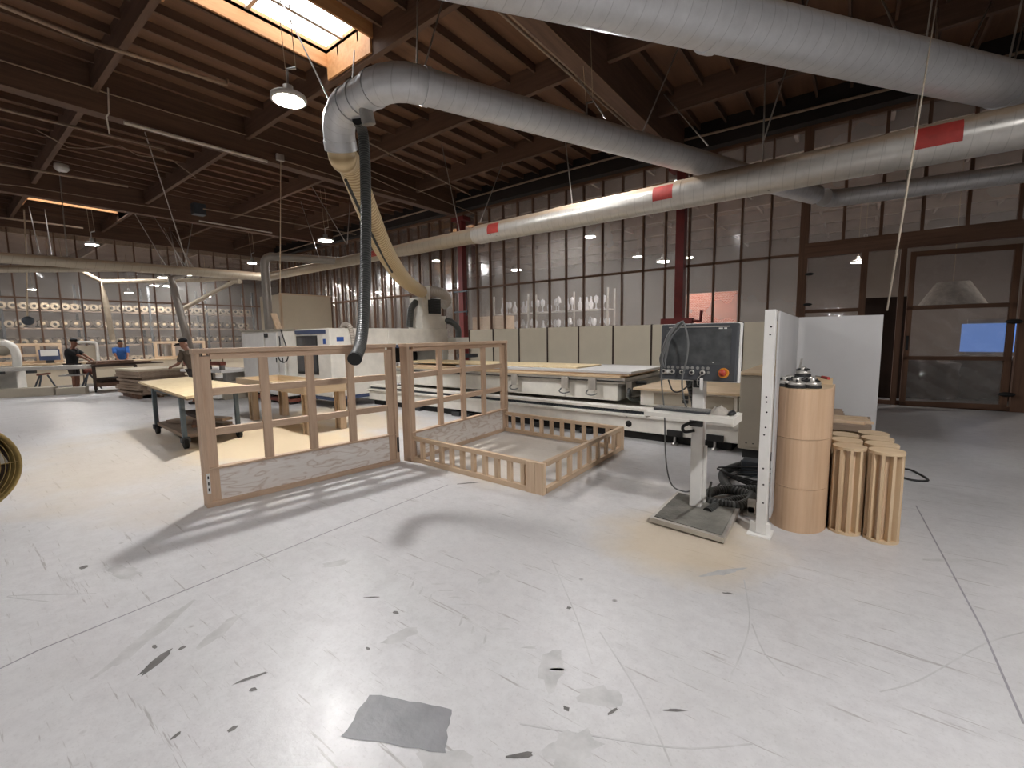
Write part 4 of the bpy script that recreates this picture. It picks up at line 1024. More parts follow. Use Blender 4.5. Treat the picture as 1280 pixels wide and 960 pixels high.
# bed
LH((-9.4, 7.1, .49), (-3.2, 8.9, .79)).build('bed_beam', 'machine_white', t, bev=.008)
LH((-9.4, 7.04, .79), (-3.05, 8.95, .885)).build('bed_top', 'aluminium', t, bev=.005)
LH((-9.4, 7.02, .82), (-3.05, 7.04, .84)).build('bed_groove', 'dark_recess', t)
for x in (-5.4, -4.25, -3.7): 
    c = LH((x, 6.98, .66), (x+.14, 7.04, .87)).build('clamp', 'aluminium', t, bev=.004)
    MB().tube(smooth_path([(x+.0, 7.03, .68), (x-.05, 7.0, .60), (x+.05, 6.99, .57), (x+.16, 7.0, .60)], 6), .012, 8).build('clamp_hose', 'cable_grey', c)
LH((-3.05, 7.1, .55), (-2.95, 8.8, .83)).build('end_plate', 'steel', t)
for y, z in ((7.3, .80), (8.75, .86), (8.75, .78)): MB().cyl((-2.95, y, z), (-2.78, y, z), .03, 12).build('end_roller', 'black_rubber', t)
MB().tube(smooth_path([(-3.0, 7.2, .78), (-2.98, 7.05, .6), (-2.9, 7.2, .52), (-2.6, 7.8, .5)], 8), .035, 10).build('air_hose', 'black_hose', t)
# housing at the end of the base
LH((-2.72, 6.9, .49), (-1.3, 8.4, .74)).build('end_housing', 'machine_white', t, bev=.006)
LH((-2.5, 6.89, .52), (-1.35, 6.905, .70)).build('socket_panel', 'cabinet_grey', t)
for x, z in ((-2.05, .655), (-1.9, .665), (-2.05, .59), (-1.9, .58)): LH((x, 6.87, z-.02), (x+.08, 6.893, z+.03)).build('socket', 'black_plastic', t)
LH((-2.8, 6.78, .74), (-1.25, 8.5, .775)).build('housing_lid', 'tan_top', t, bev=.004)
# gantry hood
hood = LH((-11.0, 5.55, .28), (-9.45, 7.15, 1.86)).build('gantry_hood', 'machine_white', t, bev=.015)
LH((-11.0, 7.15, 1.42), (-9.45, 9.25, 1.86)).build('gantry_hood', 'machine_white', t, bev=.015)
LH((-10.9, 9.05, .28), (-9.47, 9.25, 1.42)).build('gantry_leg', 'machine_white', t)
LH((-10.7, 7.2, .9), (-10.6, 9.05, 1.42)).build('dark_backing', 'dark_recess', t)  # dark sheet put in for the dark inside of the hood opening
LH((-9.5, 7.14, .3), (-9.443, 7.20, 1.42)).build('blue_frame', 'blue_trim', t); LH((-9.5, 7.14, 1.36), (-9.443, 9.05, 1.44)).build('blue_frame', 'blue_trim', t)
LH((-11.0, 5.57, .20), (-9.46, 7.15, .30)).build('blue_skirt', 'blue_trim', t)
LH((-10.98, 5.535, 1.74), (-9.60, 5.552, 1.83)).build('blue_stripe', 'blue_trim', t)
wn = LH((-10.93, 5.535, .78), (-9.98, 5.552, 1.70)).build('window', 'dark_recess', t)
LH((-10.88, 5.528, .85), (-10.03, 5.54, 1.66)).build('window_pane', 'dark_glass', wn)
LH((-9.72, 5.54, 1.50), (-9.62, 5.552, 1.62)).build('logo', 'blue_logo', t); LH((-9.70, 5.54, 1.34), (-9.63, 5.552, 1.47)).build('switch', 'dark_steel', t)
lg = LH((-9.452, 5.72, 1.56), (-9.444, 5.90, 1.66)).build('logo', 'blue_logo', t)
for x in (-10.8, -9.7): MB().lathe([(.07, 0), (.07, .03), (.025, .05), (.025, .22)], (x, 5.75, 0), 14).build('levelling_foot', 'steel', t)
MB().tube(smooth_path([(-9.7,5.994,1.813), (-9.6,6.023,1.942), (-9.4,6.039,1.9), (-9.38,6.094,1.639), (-9.38,6.117,1.302)], 8), .055, 12).build('curved_hose', 'grey_hose', t)
# spindle head above the hood
hd = LH((-10.1, 8.35, 1.86), (-9.5, 9.25, 2.22)).build('spindle_head', 'machine_white', t, bev=.01)
LH((-10.1, 8.42, 2.22), (-9.55, 9.1, 2.72)).build('spindle_housing', 'machine_white', t, bev=.01)
LH((-9.56, 8.62, 2.28), (-9.53, 9.08, 2.70)).build('motor_grille', 'dark_recess', t)
m = MB()
for k in range(9): m.lohi((-9.535, 8.63, 2.30+k*.044), (-9.515, 9.06, 2.32+k*.044))
m.build('motor_fins', 'black_plastic', t)
LH((-9.62, 8.52, 2.66), (-9.50, 8.66, 3.02)).build('hose_bracket', 'machine_white', t)
MB().tube(smooth_path([(-9.75, 8.55, 2.82), (-9.7, 8.9, 2.92), (-9.65, 9.3, 2.86), (-9.65, 9.45, 2.68), (-9.7, 9.3, 2.55)], 8), .15, 16).build('dust_elbow', 'grey_hose', t)
MB().tube(smooth_path([(-9.8, 8.4, 2.6), (-9.75, 8.18, 2.4), (-9.72, 8.1, 2.1), (-9.72, 8.08, 1.9)], 8), .09, 12).build('side_hose', 'black_hose', t)
MB().tube(smooth_path([(-9.6, 9.2, 2.1), (-9.45, 9.42, 2.05), (-9.38, 9.6, 1.85), (-9.38, 9.6, 1.6)], 8), .09, 12).build('side_hose', 'black_hose', t)
LH((-9.5, 9.25, 1.45), (-9.1, 9.75, 1.6)).build('side_box', 'machine_white', t); MB().lathe([(.3, 0), (.3, .1)], (-9.1, 9.7, 1.02), 18).build('tool_changer', 'dark_steel', t)
# boards lying on the bed
for k, (x0, y0, x1, y1, z0, z1, mt, lb) in enumerate(((-9.0, 7.02, -3.12, 8.5, .886, .925, 'maple_x', 'bottom plywood sheet lying on the router bed'), (-8.9, 7.08, -3.0, 8.9, .926, .955, 'raw_lumber_x', 'brown middle sheet lying on the router bed'),
        (-7.0, 7.06, -2.95, 8.7, .956, .998, 'panel_white', 'white sheet near the top of the stack on the router bed'), (-9.1, 7.3, -4.1, 8.3, .999, 1.025, 'sheet_plywood', 'topmost plywood sheet on the router bed'))):
    tag(LH((x0, y0, z0), (x1, y1, z1)).build('plywood_sheet', mt, None, (x0, y0, z0), bev=.002), lb, 'sheet', 'sheets on the router bed')
# electric cabinets left of the hood
t = thing('electrical_cabinet', 'tall cream cabinets on a brown plinth at the left end of the router', 'cabinet', (-12.2, 5.8, 0))
for x0, x1 in ((-13.44, -12.09), (-12.07, -11.39), (-11.37, -11.07)):
    b = LH((x0, 5.3, .22), (x1, 6.4, 1.84)).build('cabinet_body', 'machine_white', t, bev=.008)
    d = LH((x0+.03, 5.285, .26), (x1-.03, 5.302, 1.80)).build('door', 'white_paint', t, bev=.005)
    LH((x1-.09, 5.27, 1.05), (x1-.06, 5.287, 1.17)).build('handle', 'black_plastic', d)
LH((-13.44, 5.26, 1.84), (-11.04, 6.42, 1.88)).build('top', 'cabinet_grey', t)
LH((-13.44, 5.34, .06), (-11.09, 6.3, .14)).build('plinth', 'saw_red', t)
for x in (-13.2, -12.2, -11.3): LH((x, 5.4, 0), (x+.14, 5.6, .22)).build('foot', 'black_plastic', t)
MB().tube(smooth_path([(-11.072,5.2,1.705), (-11.065,5.2,1.475), (-11.21,5.2,1.319), (-11.155,5.2,1.144), (-10.963,5.2,1.071), (-10.757,5.2,1.133), (-10.694,5.2,1.305), (-10.815,5.2,1.551), (-11.053,5.24,1.858)], 6), .014, 8).build('hanging_cable', 'cable_black', t)
LH((-12.0, 5.25, 1.68), (-11.85, 5.29, 1.78)).build('switch', 'black_plastic', t)
t = tag(MB().bar((-11.926,5.5,2.285), [-11.684,5.5,1.882], .03, .14, (0, 1, 0)).build('wooden_board', 'raw_lumber_z', None, [-11.684,5.5,1.882]), 'short board leaning upright on top of the cream cabinets', 'board')
# cabinet at the right end
t = thing('control_cabinet', 'beige grey machine cabinet with tan lid behind the white fence post', 'cabinet', (-.85, 7.8, 0))
LH((-1.17, 6.32, .12), (-.57, 9.6, 1.08)).build('body', 'cabinet_grey', t, bev=.01)
LH((-1.12, 6.36, 0), (-.6, 9.5, .12)).build('plinth', 'dark_recess', t)
LH((-1.19, 6.30, 1.08), (-.57, 9.62, 1.115)).build('lid', 'tan_top', t, bev=.004)
LH((-1.15, 6.31, .16), (-.62, 6.325, 1.05)).build('door', 'cabinet_grey', t, bev=.004)
for x in (-1.08, -1.0): LH((x, 6.305, .2), (x+.02, 6.312, .21)).build('vent_slot', 'dark_recess', t)

# tall beige enclosure behind the cabinets
t = thing('beige_enclosure', 'large beige panelled box standing behind the cream cabinets', 'enclosure', (-14.7, 7.6, 0))
LH((-15.4, 6.7, 0), (-14.02, 8.35, 3.0)).build('side_panel', 'panel_beige', t)
LH((-14.01, 6.72, 0), (-13.98, 8.33, 2.99)).build('front_panel', 'panel_beige', t); LH((-14.05, 6.66, 0), (-13.97, 6.72, 3.02)).build('corner_trim', 'raw_lumber_z', t); LH((-14.05, 6.66, 2.99), (-13.97, 8.36, 3.03)).build('top_trim', 'raw_lumber_y', t)
LH((-14.03, 8.33, 0), (-13.96, 8.37, 3.0)).build('corner_trim', 'stud_z', t)

# grey safety panels in a row along the polythene wall
barrier_labels = ['leftmost grey fence panel, just right of the router head hoses', 'grey fence panel above the right half of the bed frame headboard', 'grey fence panel behind the right post of the bed frame headboard',
    'first full grey fence panel right of the bed frame headboard', 'second full grey fence panel right of the bed frame headboard', 'third full grey fence panel right of the bed frame headboard', 'fourth full grey fence panel right of the headboard, before the control screen',
    'grey fence panel half hidden by the left edge of the control screen', 'grey fence panel covered by the control screen', 'grey fence panel between the control screen and the white fence post']
for k, lab in enumerate(barrier_labels):
    x0 = -9.02-1.005+k*1.005
    t = thing('safety_barrier', lab, 'barrier', (x0+.5, 10.8, 0), 0, 'grey safety barriers along the polythene wall')
    LH((x0+.02, 10.785, .1), (x0+.985, 10.815, 1.84)).build('sheet', 'panel_grey', t, bev=.003)
    LH((x0-.02, 10.77, 0), (x0+.02, 10.83, 1.85)).build('post', 'dark_brown', t)
    LH((x0-.08, 10.7, 0), (x0+.08, 10.9, .015)).build('foot_plate', 'dark_steel', t)

# ------------------------------------------------------------------ cart with sheets, tray table
t = thing('steel_cart', 'blue-grey steel cart on black casters under plywood sheets', 'cart', (-8.7, 2.65, 0))
L1, L2, L3, L4 = (-9.55, 2.42), (-7.95, 2.22), (-8.60, 3.07), (-10.2, 3.25)
L4 = (-9.95, 3.2)
LL = [(-9.75, 2.35), (-8.0, 2.25), (-8.15, 3.05), (-9.9, 3.15)]
for x, y in LL:
    LH((x-.03, y-.03, .15), (x+.03, y+.03, .80)).build('leg', 'cart_steel', t, bev=.004)
    c = LH((x-.03, y-.055, .09), (x+.06, y+.055, .17)).build('caster_fork', 'dark_steel', t)
    MB().lathe([(.055, -.03), (.08, -.025), (.08, .025), (.055, .03)], (x+.02, y, .08), 18, Matrix.Rotation(PI/2, 3, 'X')).build('wheel', 'black_rubber', c)
mc = [Vector((x, y, 0)) for x, y in LL]
MB().prism(LL, .15, .20).build('shelf', 'plank_grey', t)
MB().prism(LL, .76, .80).build('top_frame', 'cart_steel', t)
MB().prism([(-10.75, 2.5), (-9.4, 2.38), (-9.6, 3.2), (-11.0, 3.25)], .69, .80).build('extension_leaf', 'plank_grey', t)
for k, (p, z0, z1, mt, lb) in enumerate(((((-10.9, 2.42), (-7.3, 2.12), (-7.95, 3.2), (-11.3, 3.35)), .803, .832, 'plank_grey', 'lower grey-edged sheet on the steel cart'), (((-10.8, 2.38), (-7.2, 2.08), (-8.0, 3.22), (-11.25, 3.3)), .835, .868, 'sheet_plywood', 'upper pale plywood sheet on the steel cart'))):
    tag(MB().prism(p, z0, z1).build('plywood_sheet', mt, None, (-9, 2.7, z0)), lb, 'sheet', 'sheets on the steel cart')
for k, (x0, y0, x1, y1, zz) in enumerate(((-9.5, 2.5, -8.3, 2.95, .235), (-9.2, 2.85, -8.2, 2.5, .285), (-9.0, 2.6, -8.15, 2.9, .335), (-9.3, 2.7, -8.4, 2.65, .385))):
    tag(MB().bar((x0, y0, zz), (x1, y1, zz), .18, .045).build('wood_scrap', ('plank_grey', 'stud_x', 'plank_grey', 'dark_brown')[k], None, (x0, y0, zz)), ('bottom', 'second', 'third', 'topmost')[k]+' dark wood scrap on the lower shelf of the steel cart', 'scrap', 'scraps on the cart shelf')

t = thing('tray_table', 'pale plywood tray table on doubled plank legs behind the headboard frame', 'table', (-8.5, 4.2, 0))
TA, TB, TC, TD = (-10.2, 3.86), (-7.22, 3.74), (-7.2, 4.58), (-10.15, 4.68)
zt0, zt1 = .70, .845
for p, q, ax in ((TA, TB, 'x'), (TB, TC, 'y'), (TC, TD, 'x'), (TD, TA, 'y')):
    MB().bar((p[0], p[1], (zt0+zt1)/2), (q[0], q[1], (zt0+zt1)/2), .03, zt1-zt0).build('rim', 'maple_'+ax, t, bev=.002)
MB().prism([TA, TB, TC, TD], .70, .72).build('tray_bottom', 'sheet_plywood', t)
MB().bar((-8.7, 3.8, .77), (-8.7, 4.62, .77), .025, .12).build('divider', 'maple_y', t)
for cx, cyy in ((-7.36, 3.86), (-7.36, 4.46), (-9.7, 4.56), (-9.7, 3.96)):
    for dx, dy in ((-.07, -.01), (.0, .012), (.07, -.01)):
        LH((cx+dx-.022, cyy+dy-.06, 0), (cx+dx+.022, cyy+dy+.06, .70)).build('leg', 'raw_lumber_z', t, bev=.002)

# ------------------------------------------------------------------ drum fan at the left edge
fc = Vector((-5.986,0.006,0.56))
t = thing('drum_fan', 'dusty brass-coloured drum fan cut off by the left edge', 'fan', (fc.x, fc.y, 0))
nz_ = (Vector((0, 0, 1.1))-fc); nz_.z = 0; nz_.normalize(); nz_ = (nz_+Vector((.1, .25, 0))).normalized()
xx = Vector((0, 0, 1)).cross(nz_).normalized(); FR = Matrix((xx, nz_.cross(xx), nz_)).transposed()
R_ = .40
MB().lathe([(R_-.012, -.11), (R_, -.12), (R_+.012, -.11), (R_, .0), (R_+.012, .11), (R_, .12), (R_-.012, .11), (R_-.012, -.11)], fc, 48, FR).build('shroud', 'brass_dusty', t)
m = MB()
for k in range(1, 13):
    r = R_*k/13; m.tube([fc+FR @ Vector((r*math.cos(a*PI/24), r*math.sin(a*PI/24), .10)) for a in range(48)], .0028, 5, False, True)
for k in range(8):
    a = k*PI/4; m.tube([fc+FR @ Vector((.04*math.cos(a), .04*math.sin(a), .105)), fc+FR @ Vector((R_*math.cos(a), R_*math.sin(a), .10))], .004, 5)
m.build('front_grille', 'brass_dusty', t)
MB().lathe([(.0005, -.005), (R_-.01, -.004)], fc+FR @ Vector((0, 0, -.10)), 40, FR).build('rear_guard', 'dark_brown', t)
MB().lathe([(.07, -.06), (.07, .05), (.03, .08)], fc, 20, FR).build('hub', 'black_plastic', t)
for k in range(3):
    a = k*2*PI/3+.4; u = Vector((math.cos(a), math.sin(a), 0)); v = Vector((-math.sin(a), math.cos(a), 0)); m = MB(); vs = []
    for j in range(7):
        r = .06+.27*j/6; w_ = .06+.10*j/6
        vs += [fc+FR @ (u*r-v*w_+Vector((0, 0, -.035))), fc+FR @ (u*r+v*w_+Vector((0, 0, .035))), fc+FR @ (u*r+v*w_+Vector((0, 0, .041))), fc+FR @ (u*r-v*w_+Vector((0, 0, -.029)))]
    fs = []
    for j in range(6):
        for i in range(4): fs.append((j*4+i, j*4+(i+1) % 4, j*4+4+(i+1) % 4, j*4+4+i))
    fs += [(0, 1, 2, 3), (24, 25, 26, 27)]
    m.add(vs, fs); m.build('blade', 'aluminium', t)
for s in (-1, 1):
    m = MB(); h_ = fc+xx*s*R_*.72+Vector((0, 0, -R_*.72)); gp = Vector((fc.x, fc.y, .05))+xx*s*.1
    m.tube(smooth_path([gp+nz_*.1, gp+Vector((0, 0, .03)), h_, gp+Vector((0, 0, .03)), gp-nz_*.1], 5), .014, 8)
    m.build('stand_leg', 'black_plastic', t)
for s in (-1, 1):
    MB().lathe([(.02, -.015), (.05, -.015), (.05, .015), (.02, .015)], Vector((fc.x, fc.y, .05))+xx*s*.1-nz_*.1, 16, Matrix((nz_, Vector((0, 0, 1)), xx)).transposed()).build('wheel', 'black_rubber', t)
    MB().ball(Vector((fc.x, fc.y, .02))+xx*s*.1+nz_*.1, .02, 6).build('rubber_foot', 'black_rubber', t)

# ------------------------------------------------------------------ people
def skin(name, pts, edges, mat, parent, sub=2):
    me = bpy.data.meshes.new(name); me.from_pydata([p for p, r in pts], edges, []); me.update()
    o = bpy.data.objects.new(name, me); COL.objects.link(o); o.parent = parent
    m = o.modifiers.new('Skin', 'SKIN'); m.use_smooth_shade = True
    if not me.skin_vertices: pass
    lay = me.skin_vertices[0].data
    for i, (p, r) in enumerate(pts):
        lay[i].radius = r if isinstance(r, tuple) else (r, r); lay[i].use_root = (i == 0)
    s = o.modifiers.new('Subsurf', 'SUBSURF'); s.levels = sub; s.render_levels = sub
    me.materials.append(MATS[mat]); return o
def lerp(a, b, t): return tuple(a[i]+(b[i]-a[i])*t for i in range(3))
def person(label, loc, rz, lean, hands, hipz, shirt, lower, hat, shorts=True, feet=((.02, .11), (.05, -.11))):
    """facing local +X; lean tips the trunk forward; hands are the two wrist points (left, right)"""
    t = thing('person', label, 'person', loc, rz)
    sl, cl = math.sin(lean), math.cos(lean)
    def tr(h, f=0.0, y=0.0): return (h*sl+f*cl, y, hipz+h*cl-f*sl)
    P = []; E = []
    def v(p, r): P.append((p, r)); return len(P)-1
    def e(*ids):
        for a, b in zip(ids, ids[1:]): E.append((a, b))
    pel = v(tr(0), (.14, .10)); be = v(tr(.2), (.13, .10)); ch = v(tr(.40), (.13, .10)); nb = v(tr(.53), (.07, .06)); nk = v(tr(.59, .01), .055)
    chin = v(tr(.64, .035), (.065, .075)); hm = v(tr(.73, .03), (.077, .098)); top = v(tr(.81, .015), (.06, .075)); e(pel, be, ch, nb, nk, chin, hm, top)
    nose = v(tr(.70, .135), .012); E.append((hm, nose))
    for s in (1, -1):
        ear = v(tr(.71, .02, s*.085), .02); E.append((hm, ear))
    arms = []
    for s, w_ in ((1, hands[0]), (-1, hands[1])):
        sh = tr(.47, 0, s*.2)
        mid = lerp(sh, w_, .5); d = math.dist(sh, w_); k = math.sqrt(max(.0, .29**2-(d/2)**2)) if d < .58 else 0
        el = (mid[0]-k*.5, mid[1]+s*k*.35, mid[2]-k*.75)
        a = v(sh, .062); b = v(lerp(sh, el, .5), .052); c = v(el, .042); d_ = v(lerp(el, w_, .45), .038); w = v(w_, (.027, .022))
        e(ch, a, b, c, d_, w)
        dirv = Vector(w_)-Vector(el); dirv.normalize(); sidev = dirv.cross(Vector((0, 0, 1))).normalized()*s
        pa = Vector(w_)+dirv*.055; pm = v(tuple(pa), (.036, .018)); e(w, pm)
        for q, ln in ((-.030, .070), (-.010, .082), (.010, .078), (.028, .062)):
            k0 = pa+dirv*.03-sidev*q; k1 = k0+dirv*ln*.5+Vector((0, 0, -.008)); k2 = k0+dirv*ln+Vector((0, 0, -.03))
            i0 = v(tuple(k0), .010); i1 = v(tuple(k1), .0095); i2 = v(tuple(k2), .008); e(pm, i0, i1, i2)
        th = Vector(w_)+dirv*.03+sidev*-.035; i0 = v(tuple(th), .012); i1 = v(tuple(th+dirv*.04-sidev*.02), .010); e(w, i0, i1)
        arms.append((sh, el, w_))
    legs = []
    for s, (fx, fy) in zip((1, -1), feet):
        hp = (0, s*.09, hipz-.05); an = (fx, fy, .09); kn = ((hp[0]+an[0])/2+.04, (hp[1]+an[1])/2, .5*hipz+.02)
        a = v(hp, .095); b = v(lerp(hp, kn, .5), .082); c = v(kn, .062); d_ = v(lerp(kn, an, .35), .060); f = v(an, .042); g = v((an[0]+.06, an[1], .05), (.042, .035)); h = v((an[0]+.16, an[1], .035), (.04, .025)); e(pel, a, b, c, d_, f, g, h)
        legs.append((hp, kn, an))
    body = skin('body', P, E, 'skin', t)
    Q = [(tr(-.06), (.18, .15)), (tr(.08), (.18, .155)), (tr(.2), (.18, .155)), (tr(.36), (.21, .17)), (tr(.46), (.19, .15)), (tr(.545), (.085, .075))]; F = [(0, 1), (1, 2), (2, 3), (3, 4), (4, 5)]
    for sh, el, w_ in arms:
        n = len(Q); Q += [(sh, .088), (lerp(sh, el, .5), .076), (lerp(sh, el, .85), .068)]; F += [(3, n), (n, n+1), (n+1, n+2)]
    skin('shirt', Q, F, shirt, t)
    Q = [(tr(.0), (.16, .125))]; F = []
    for hp, kn, an in legs:
        n = len(Q); Q += [(hp, .108), (lerp(hp, kn, .6), .1), (kn if shorts else lerp(kn, an, .3), .085 if shorts else .075)]; F += [(0, n), (n, n+1), (n+1, n+2)]
        if not shorts: Q.append((lerp(kn, an, .92), .06)); F.append((n+2, n+3))
    skin('shorts' if shorts else 'trousers', Q, F, lower, t)
    for hp, kn, an in legs:
        skin('shoe', [((an[0]-.04, an[1], .055), (.048, .05)), ((an[0]+.06, an[1], .05), (.05, .045)), ((an[0]+.18, an[1], .035), (.046, .03))], [(0, 1), (1, 2)], 'black_rubber', t)
    if hat == 'cap':
        skin('cap', [(tr(.76, .02), (.11, .13)), (tr(.83, .01), (.10, .12)), (tr(.885, .0), (.05, .065))], [(0, 1), (1, 2)], 'black_cloth', t)
        MB().box(tr(.775, .165), (.15, .17, .016), Matrix.Rotation(lean, 3, 'Y')).build('cap_brim', 'black_cloth', t, w=False, bev=.005)
    else:
        skin('hair', [(tr(.74, -.02), (.078, .09)), (tr(.80, .0), (.078, .093)), (tr(.845, .0), (.05, .06))], [(0, 1), (1, 2)], 'hair_dark', t)
    for s in (1, -1): MB().ball(tr(.725, .122, s*.032), .011, 5).build('eye', 'black_plastic', t, w=False)
    return t
person('person in black shirt and dark shorts standing at the tool cart, arms forward', (-20.75, 2.9, 0), math.radians(52), .12, ((.52, .12, 1.02), (.55, -.08, 1.0)), .90, 'black_cloth', 'dark_cloth', 'cap')
person('person in blue shirt leaning over the long workbench', (-23.62, 4.75, 0), math.radians(-8), .42, ((.62, .15, .98), (.62, -.15, .98)), .92, 'blue_cloth', 'dark_cloth', 'hair', False)
person('person in black cap and olive shirt bending beside the cart', (-13.4, 4.15, 0), math.radians(-150), .38, ((.55, .12, .98), (.48, -.28, 1.0)), .88, 'olive_cloth', 'dark_cloth', 'cap', False)

# ------------------------------------------------------------------ workshop on the left
t = thing('workbench', 'long pale workbench along the left polythene wall', 'workbench', (-22.6, 5, 0))
LH((-23.0, .3, .86), (-22.2, 9.5, .92)).build('worktop', 'maple_y', t, bev=.004)
for k in range(6):
    y0 = .35+k*1.52
    LH((-22.9, y0, .12), (-22.25, y0+1.48, .86)).build('cabinet_front', 'panel_beige', t, bev=.004)
LH((-22.8, .4, 0), (-22.35, 9.4, .12)).build('plinth', 'white_paint', t)
def wframe(label, x, y0, y1, z0, z1, ys, zs, d=.3):
    t = thing('cabinet_carcass', label, 'carcass', (x, (y0+y1)/2, z0))
    for y in ys: LH((x-.05, y-.05, z0), (x+.05, y+.05, z1)).build('upright', 'raw_lumber_z', t)
    for z in zs:
        LH((x-.06, y0, z-.04), (x+.06, y1, z+.04)).build('rail', 'raw_lumber_y', t)
    LH((x-.5, y0, z1-.05), (x-.06, y1, z1)).build('top', 'maple_y', t)
wframe('open wooden cabinet frame standing on the workbench at the far left edge', -22.7, .5, 2.95, .92, 1.62, (.55, 1.9, 2.35, 2.9), (.97, 1.57, 1.2))
wframe('open wooden frame with four uprights on the workbench right of the person in blue', -22.6, 5.6, 7.4, .92, 1.62, (5.65, 6.25, 6.8, 7.35), (.97, 1.57))
tag(LH((-22.95, 6.0, .921), (-22.85, 6.75, 1.5)).build('white_board', 'panel_white', None, (-22.9, 6.4, .921)), 'white sheet standing behind the open frame on the workbench', 'board')
t = thing('monitor', 'small bright screen with blue lower half on the workbench beside the person in black', 'monitor', (-22.5, 2.6, .92), math.radians(-8))
LH((-.03, -.26, .1), (.0, .26, .48)).build('housing', 'blue_trim', t, w=False); LH((.0, -.22, .25), (.004, .22, .46)).build('screen', 'white_paint', t, w=False); LH((-.1, -.1, 0), (.1, .1, .1)).build('stand', 'black_plastic', t, w=False)
t = thing('machine_guard', 'pale rounded machine frame behind the person in black shirt', 'machine', (-23.6, 3.6, 0))
MB().tube(smooth_path([(-23.6, 3.35, .9), (-23.6, 3.35, 1.5), (-23.6, 3.45, 1.62), (-23.6, 3.95, 1.62), (-23.6, 4.05, 1.5), (-23.6, 4.05, .9)], 5), .05, 10).build('hoop', 'white_paint', t)
LH((-23.9, 3.3, 0), (-23.5, 4.1, .9)).build('base', 'machine_white', t); LH((-23.64, 3.4, .95), (-23.6, 4.0, 1.5)).build('back_plate', 'cabinet_grey', t)
# sliding table saw
t = thing('sliding_table_saw', 'long grey sliding table saw in front of the person in black', 'saw', (-20.2, 1.4, 0), math.radians(62))
LH((-2.4, -.18, .80), (1.9, .18, .92)).build('sliding_beam', 'aluminium', t, w=False, bev=.01)
LH((-2.2, .18, .82), (.3, .9, .88)).build('table', 'steel', t, w=False)
LH((-2.2, -.05, 0), (1.0, .25, .27)).build('base_beam', 'cabinet_grey', t, w=False, bev=.01); LH((1.05, -.05, 0), (1.75, .25, .22)).build('base_beam', 'cabinet_grey', t, w=False, bev=.01)
MB().prism([(-1.6, .1), (-1.1, .1), (-1.1, .6), (-1.6, .6)], .27, .8).build('cabinet', 'machine_white', t, w=False)
for x in (-.9, -.2, .5): LH((x, -.22, .72), (x+.2, -.1, .80)).build('handle', 'black_plastic', t, w=False)
LH((1.3, -.4, .60), (1.8, .1, .64)).build('outrigger', 'steel', t, w=False)
def stool(x, y, label, z=.55):
    t = thing('roller_stand', label, 'stand', (x, y, 0))
    MB().bar((-.3, -.1, z), (.35, .1, z+.06), .08, .06).build('top_bar', 'saw_red', t, w=False)
    for p in ((-.35, -.25), (.05, .3), (.3, -.2)): MB().tube([(p[0]*.3, p[1]*.3, z), (p[0], p[1], 0)], .025, 8).build('leg', 'dark_steel', t, w=False)
stool(*(-21.741,2.311), 'reddish tripod roller stand under the sliding saw beam')
t = thing('roller_stand', 'tripod stand with a round red head beside the person in black', 'stand', (-20.938, 3.303, 0))
MB().lathe([(.02, -.02), (.13, -.02), (.13, .02), (.02, .02)], (0, 0, .62), 18, Matrix.Rotation(PI/2, 3, 'Y')).build('wheel', 'saw_red', t, w=False)
for p in ((-.3, -.2), (.0, .3), (.3, -.2)): MB().tube([(0, 0, .6), (p[0], p[1], 0)], .025, 8).build('leg', 'dark_steel', t, w=False)
# band saw
t = thing('band_saw', 'cream band saw rising above the table saw at the far left', 'saw', (-21.3, 1.45, 0), math.radians(60))
LH((-.3, -.25, 0), (.35, .25, .85)).build('base', 'machine_white', t, w=False, bev=.02); LH((-.4, -.35, .85), (.4, .35, .90)).build('table', 'steel', t, w=False)
MB().tube(smooth_path([(.28, 0, .9), (.30, 0, 1.2), (.24, 0, 1.5), (.05, 0, 1.64), (-.15, 0, 1.6)], 6), [.11]*25, 12).build('frame', 'machine_white', t, w=False)
MB().lathe([(.02, -.07), (.24, -.07), (.26, 0), (.24, .07), (.02, .07)], (0, 0, 1.5), 24, Matrix.Rotation(PI/2, 3, 'X')).build('wheel_guard', 'cabinet_grey', t, w=False)
LH((-.22, -.03, .9), (-.18, .03, 1.5)).build('blade_guide', 'black_plastic', t, w=False)
# tool cart with dark boards
t = thing('tool_cart', 'dark steel two-shelf cart loaded with dark boards near the person in black', 'cart', (-19.9, 3.75, 0))
cq = [(-19.5, 3.2), (-19.35, 4.25), (-20.4, 4.45), (-20.55, 3.4)]
for x, y in cq:
    LH((x-.03, y-.03, .1), (x+.03, y+.03, .85)).build('leg', 'dark_brown', t)
    MB().lathe([(.02, -.02), (.05, -.02), (.05, .02), (.02, .02)], (x, y, .05), 12, Matrix.Rotation(PI/2, 3, 'X')).build('wheel', 'black_rubber', t)
MB().prism(cq, .18, .30).build('lower_shelf', 'stud_x', t); MB().prism(cq, .82, .86).build('upper_shelf', 'dark_brown', t)
for k, (dx, dy, z, mt) in enumerate(((0, .1, .88, 'dark_brown'), (.05, .0, .93, 'stud_y'), (-.05, -.2, .98, 'stud_y'))):
    tag(MB().box((-19.95+dx, 3.95+dy, z), (.9-.1*k, 2.0-.5*k, .045), Matrix.Rotation(.12, 3, 'Z')).build('wooden_board', mt, None, (-19.95, 3.95, z)), ('lowest', 'middle', 'topmost')[k]+' dark board on top of the tool cart', 'board', 'boards on the tool cart')
for k in range(3):
    tag(MB().box((-20.0+.05*k, 3.8, .325+.05*k), (.7-.1*k, .8, .045), Matrix.Rotation(.2*k, 3, 'Z')).build('wood_scrap', 'dark_brown', None, (-20, 3.8, .325+.05*k)), ('lowest', 'middle', 'topmost')[k]+' scrap on the lower shelf of the tool cart', 'scrap', 'scraps on the tool cart')
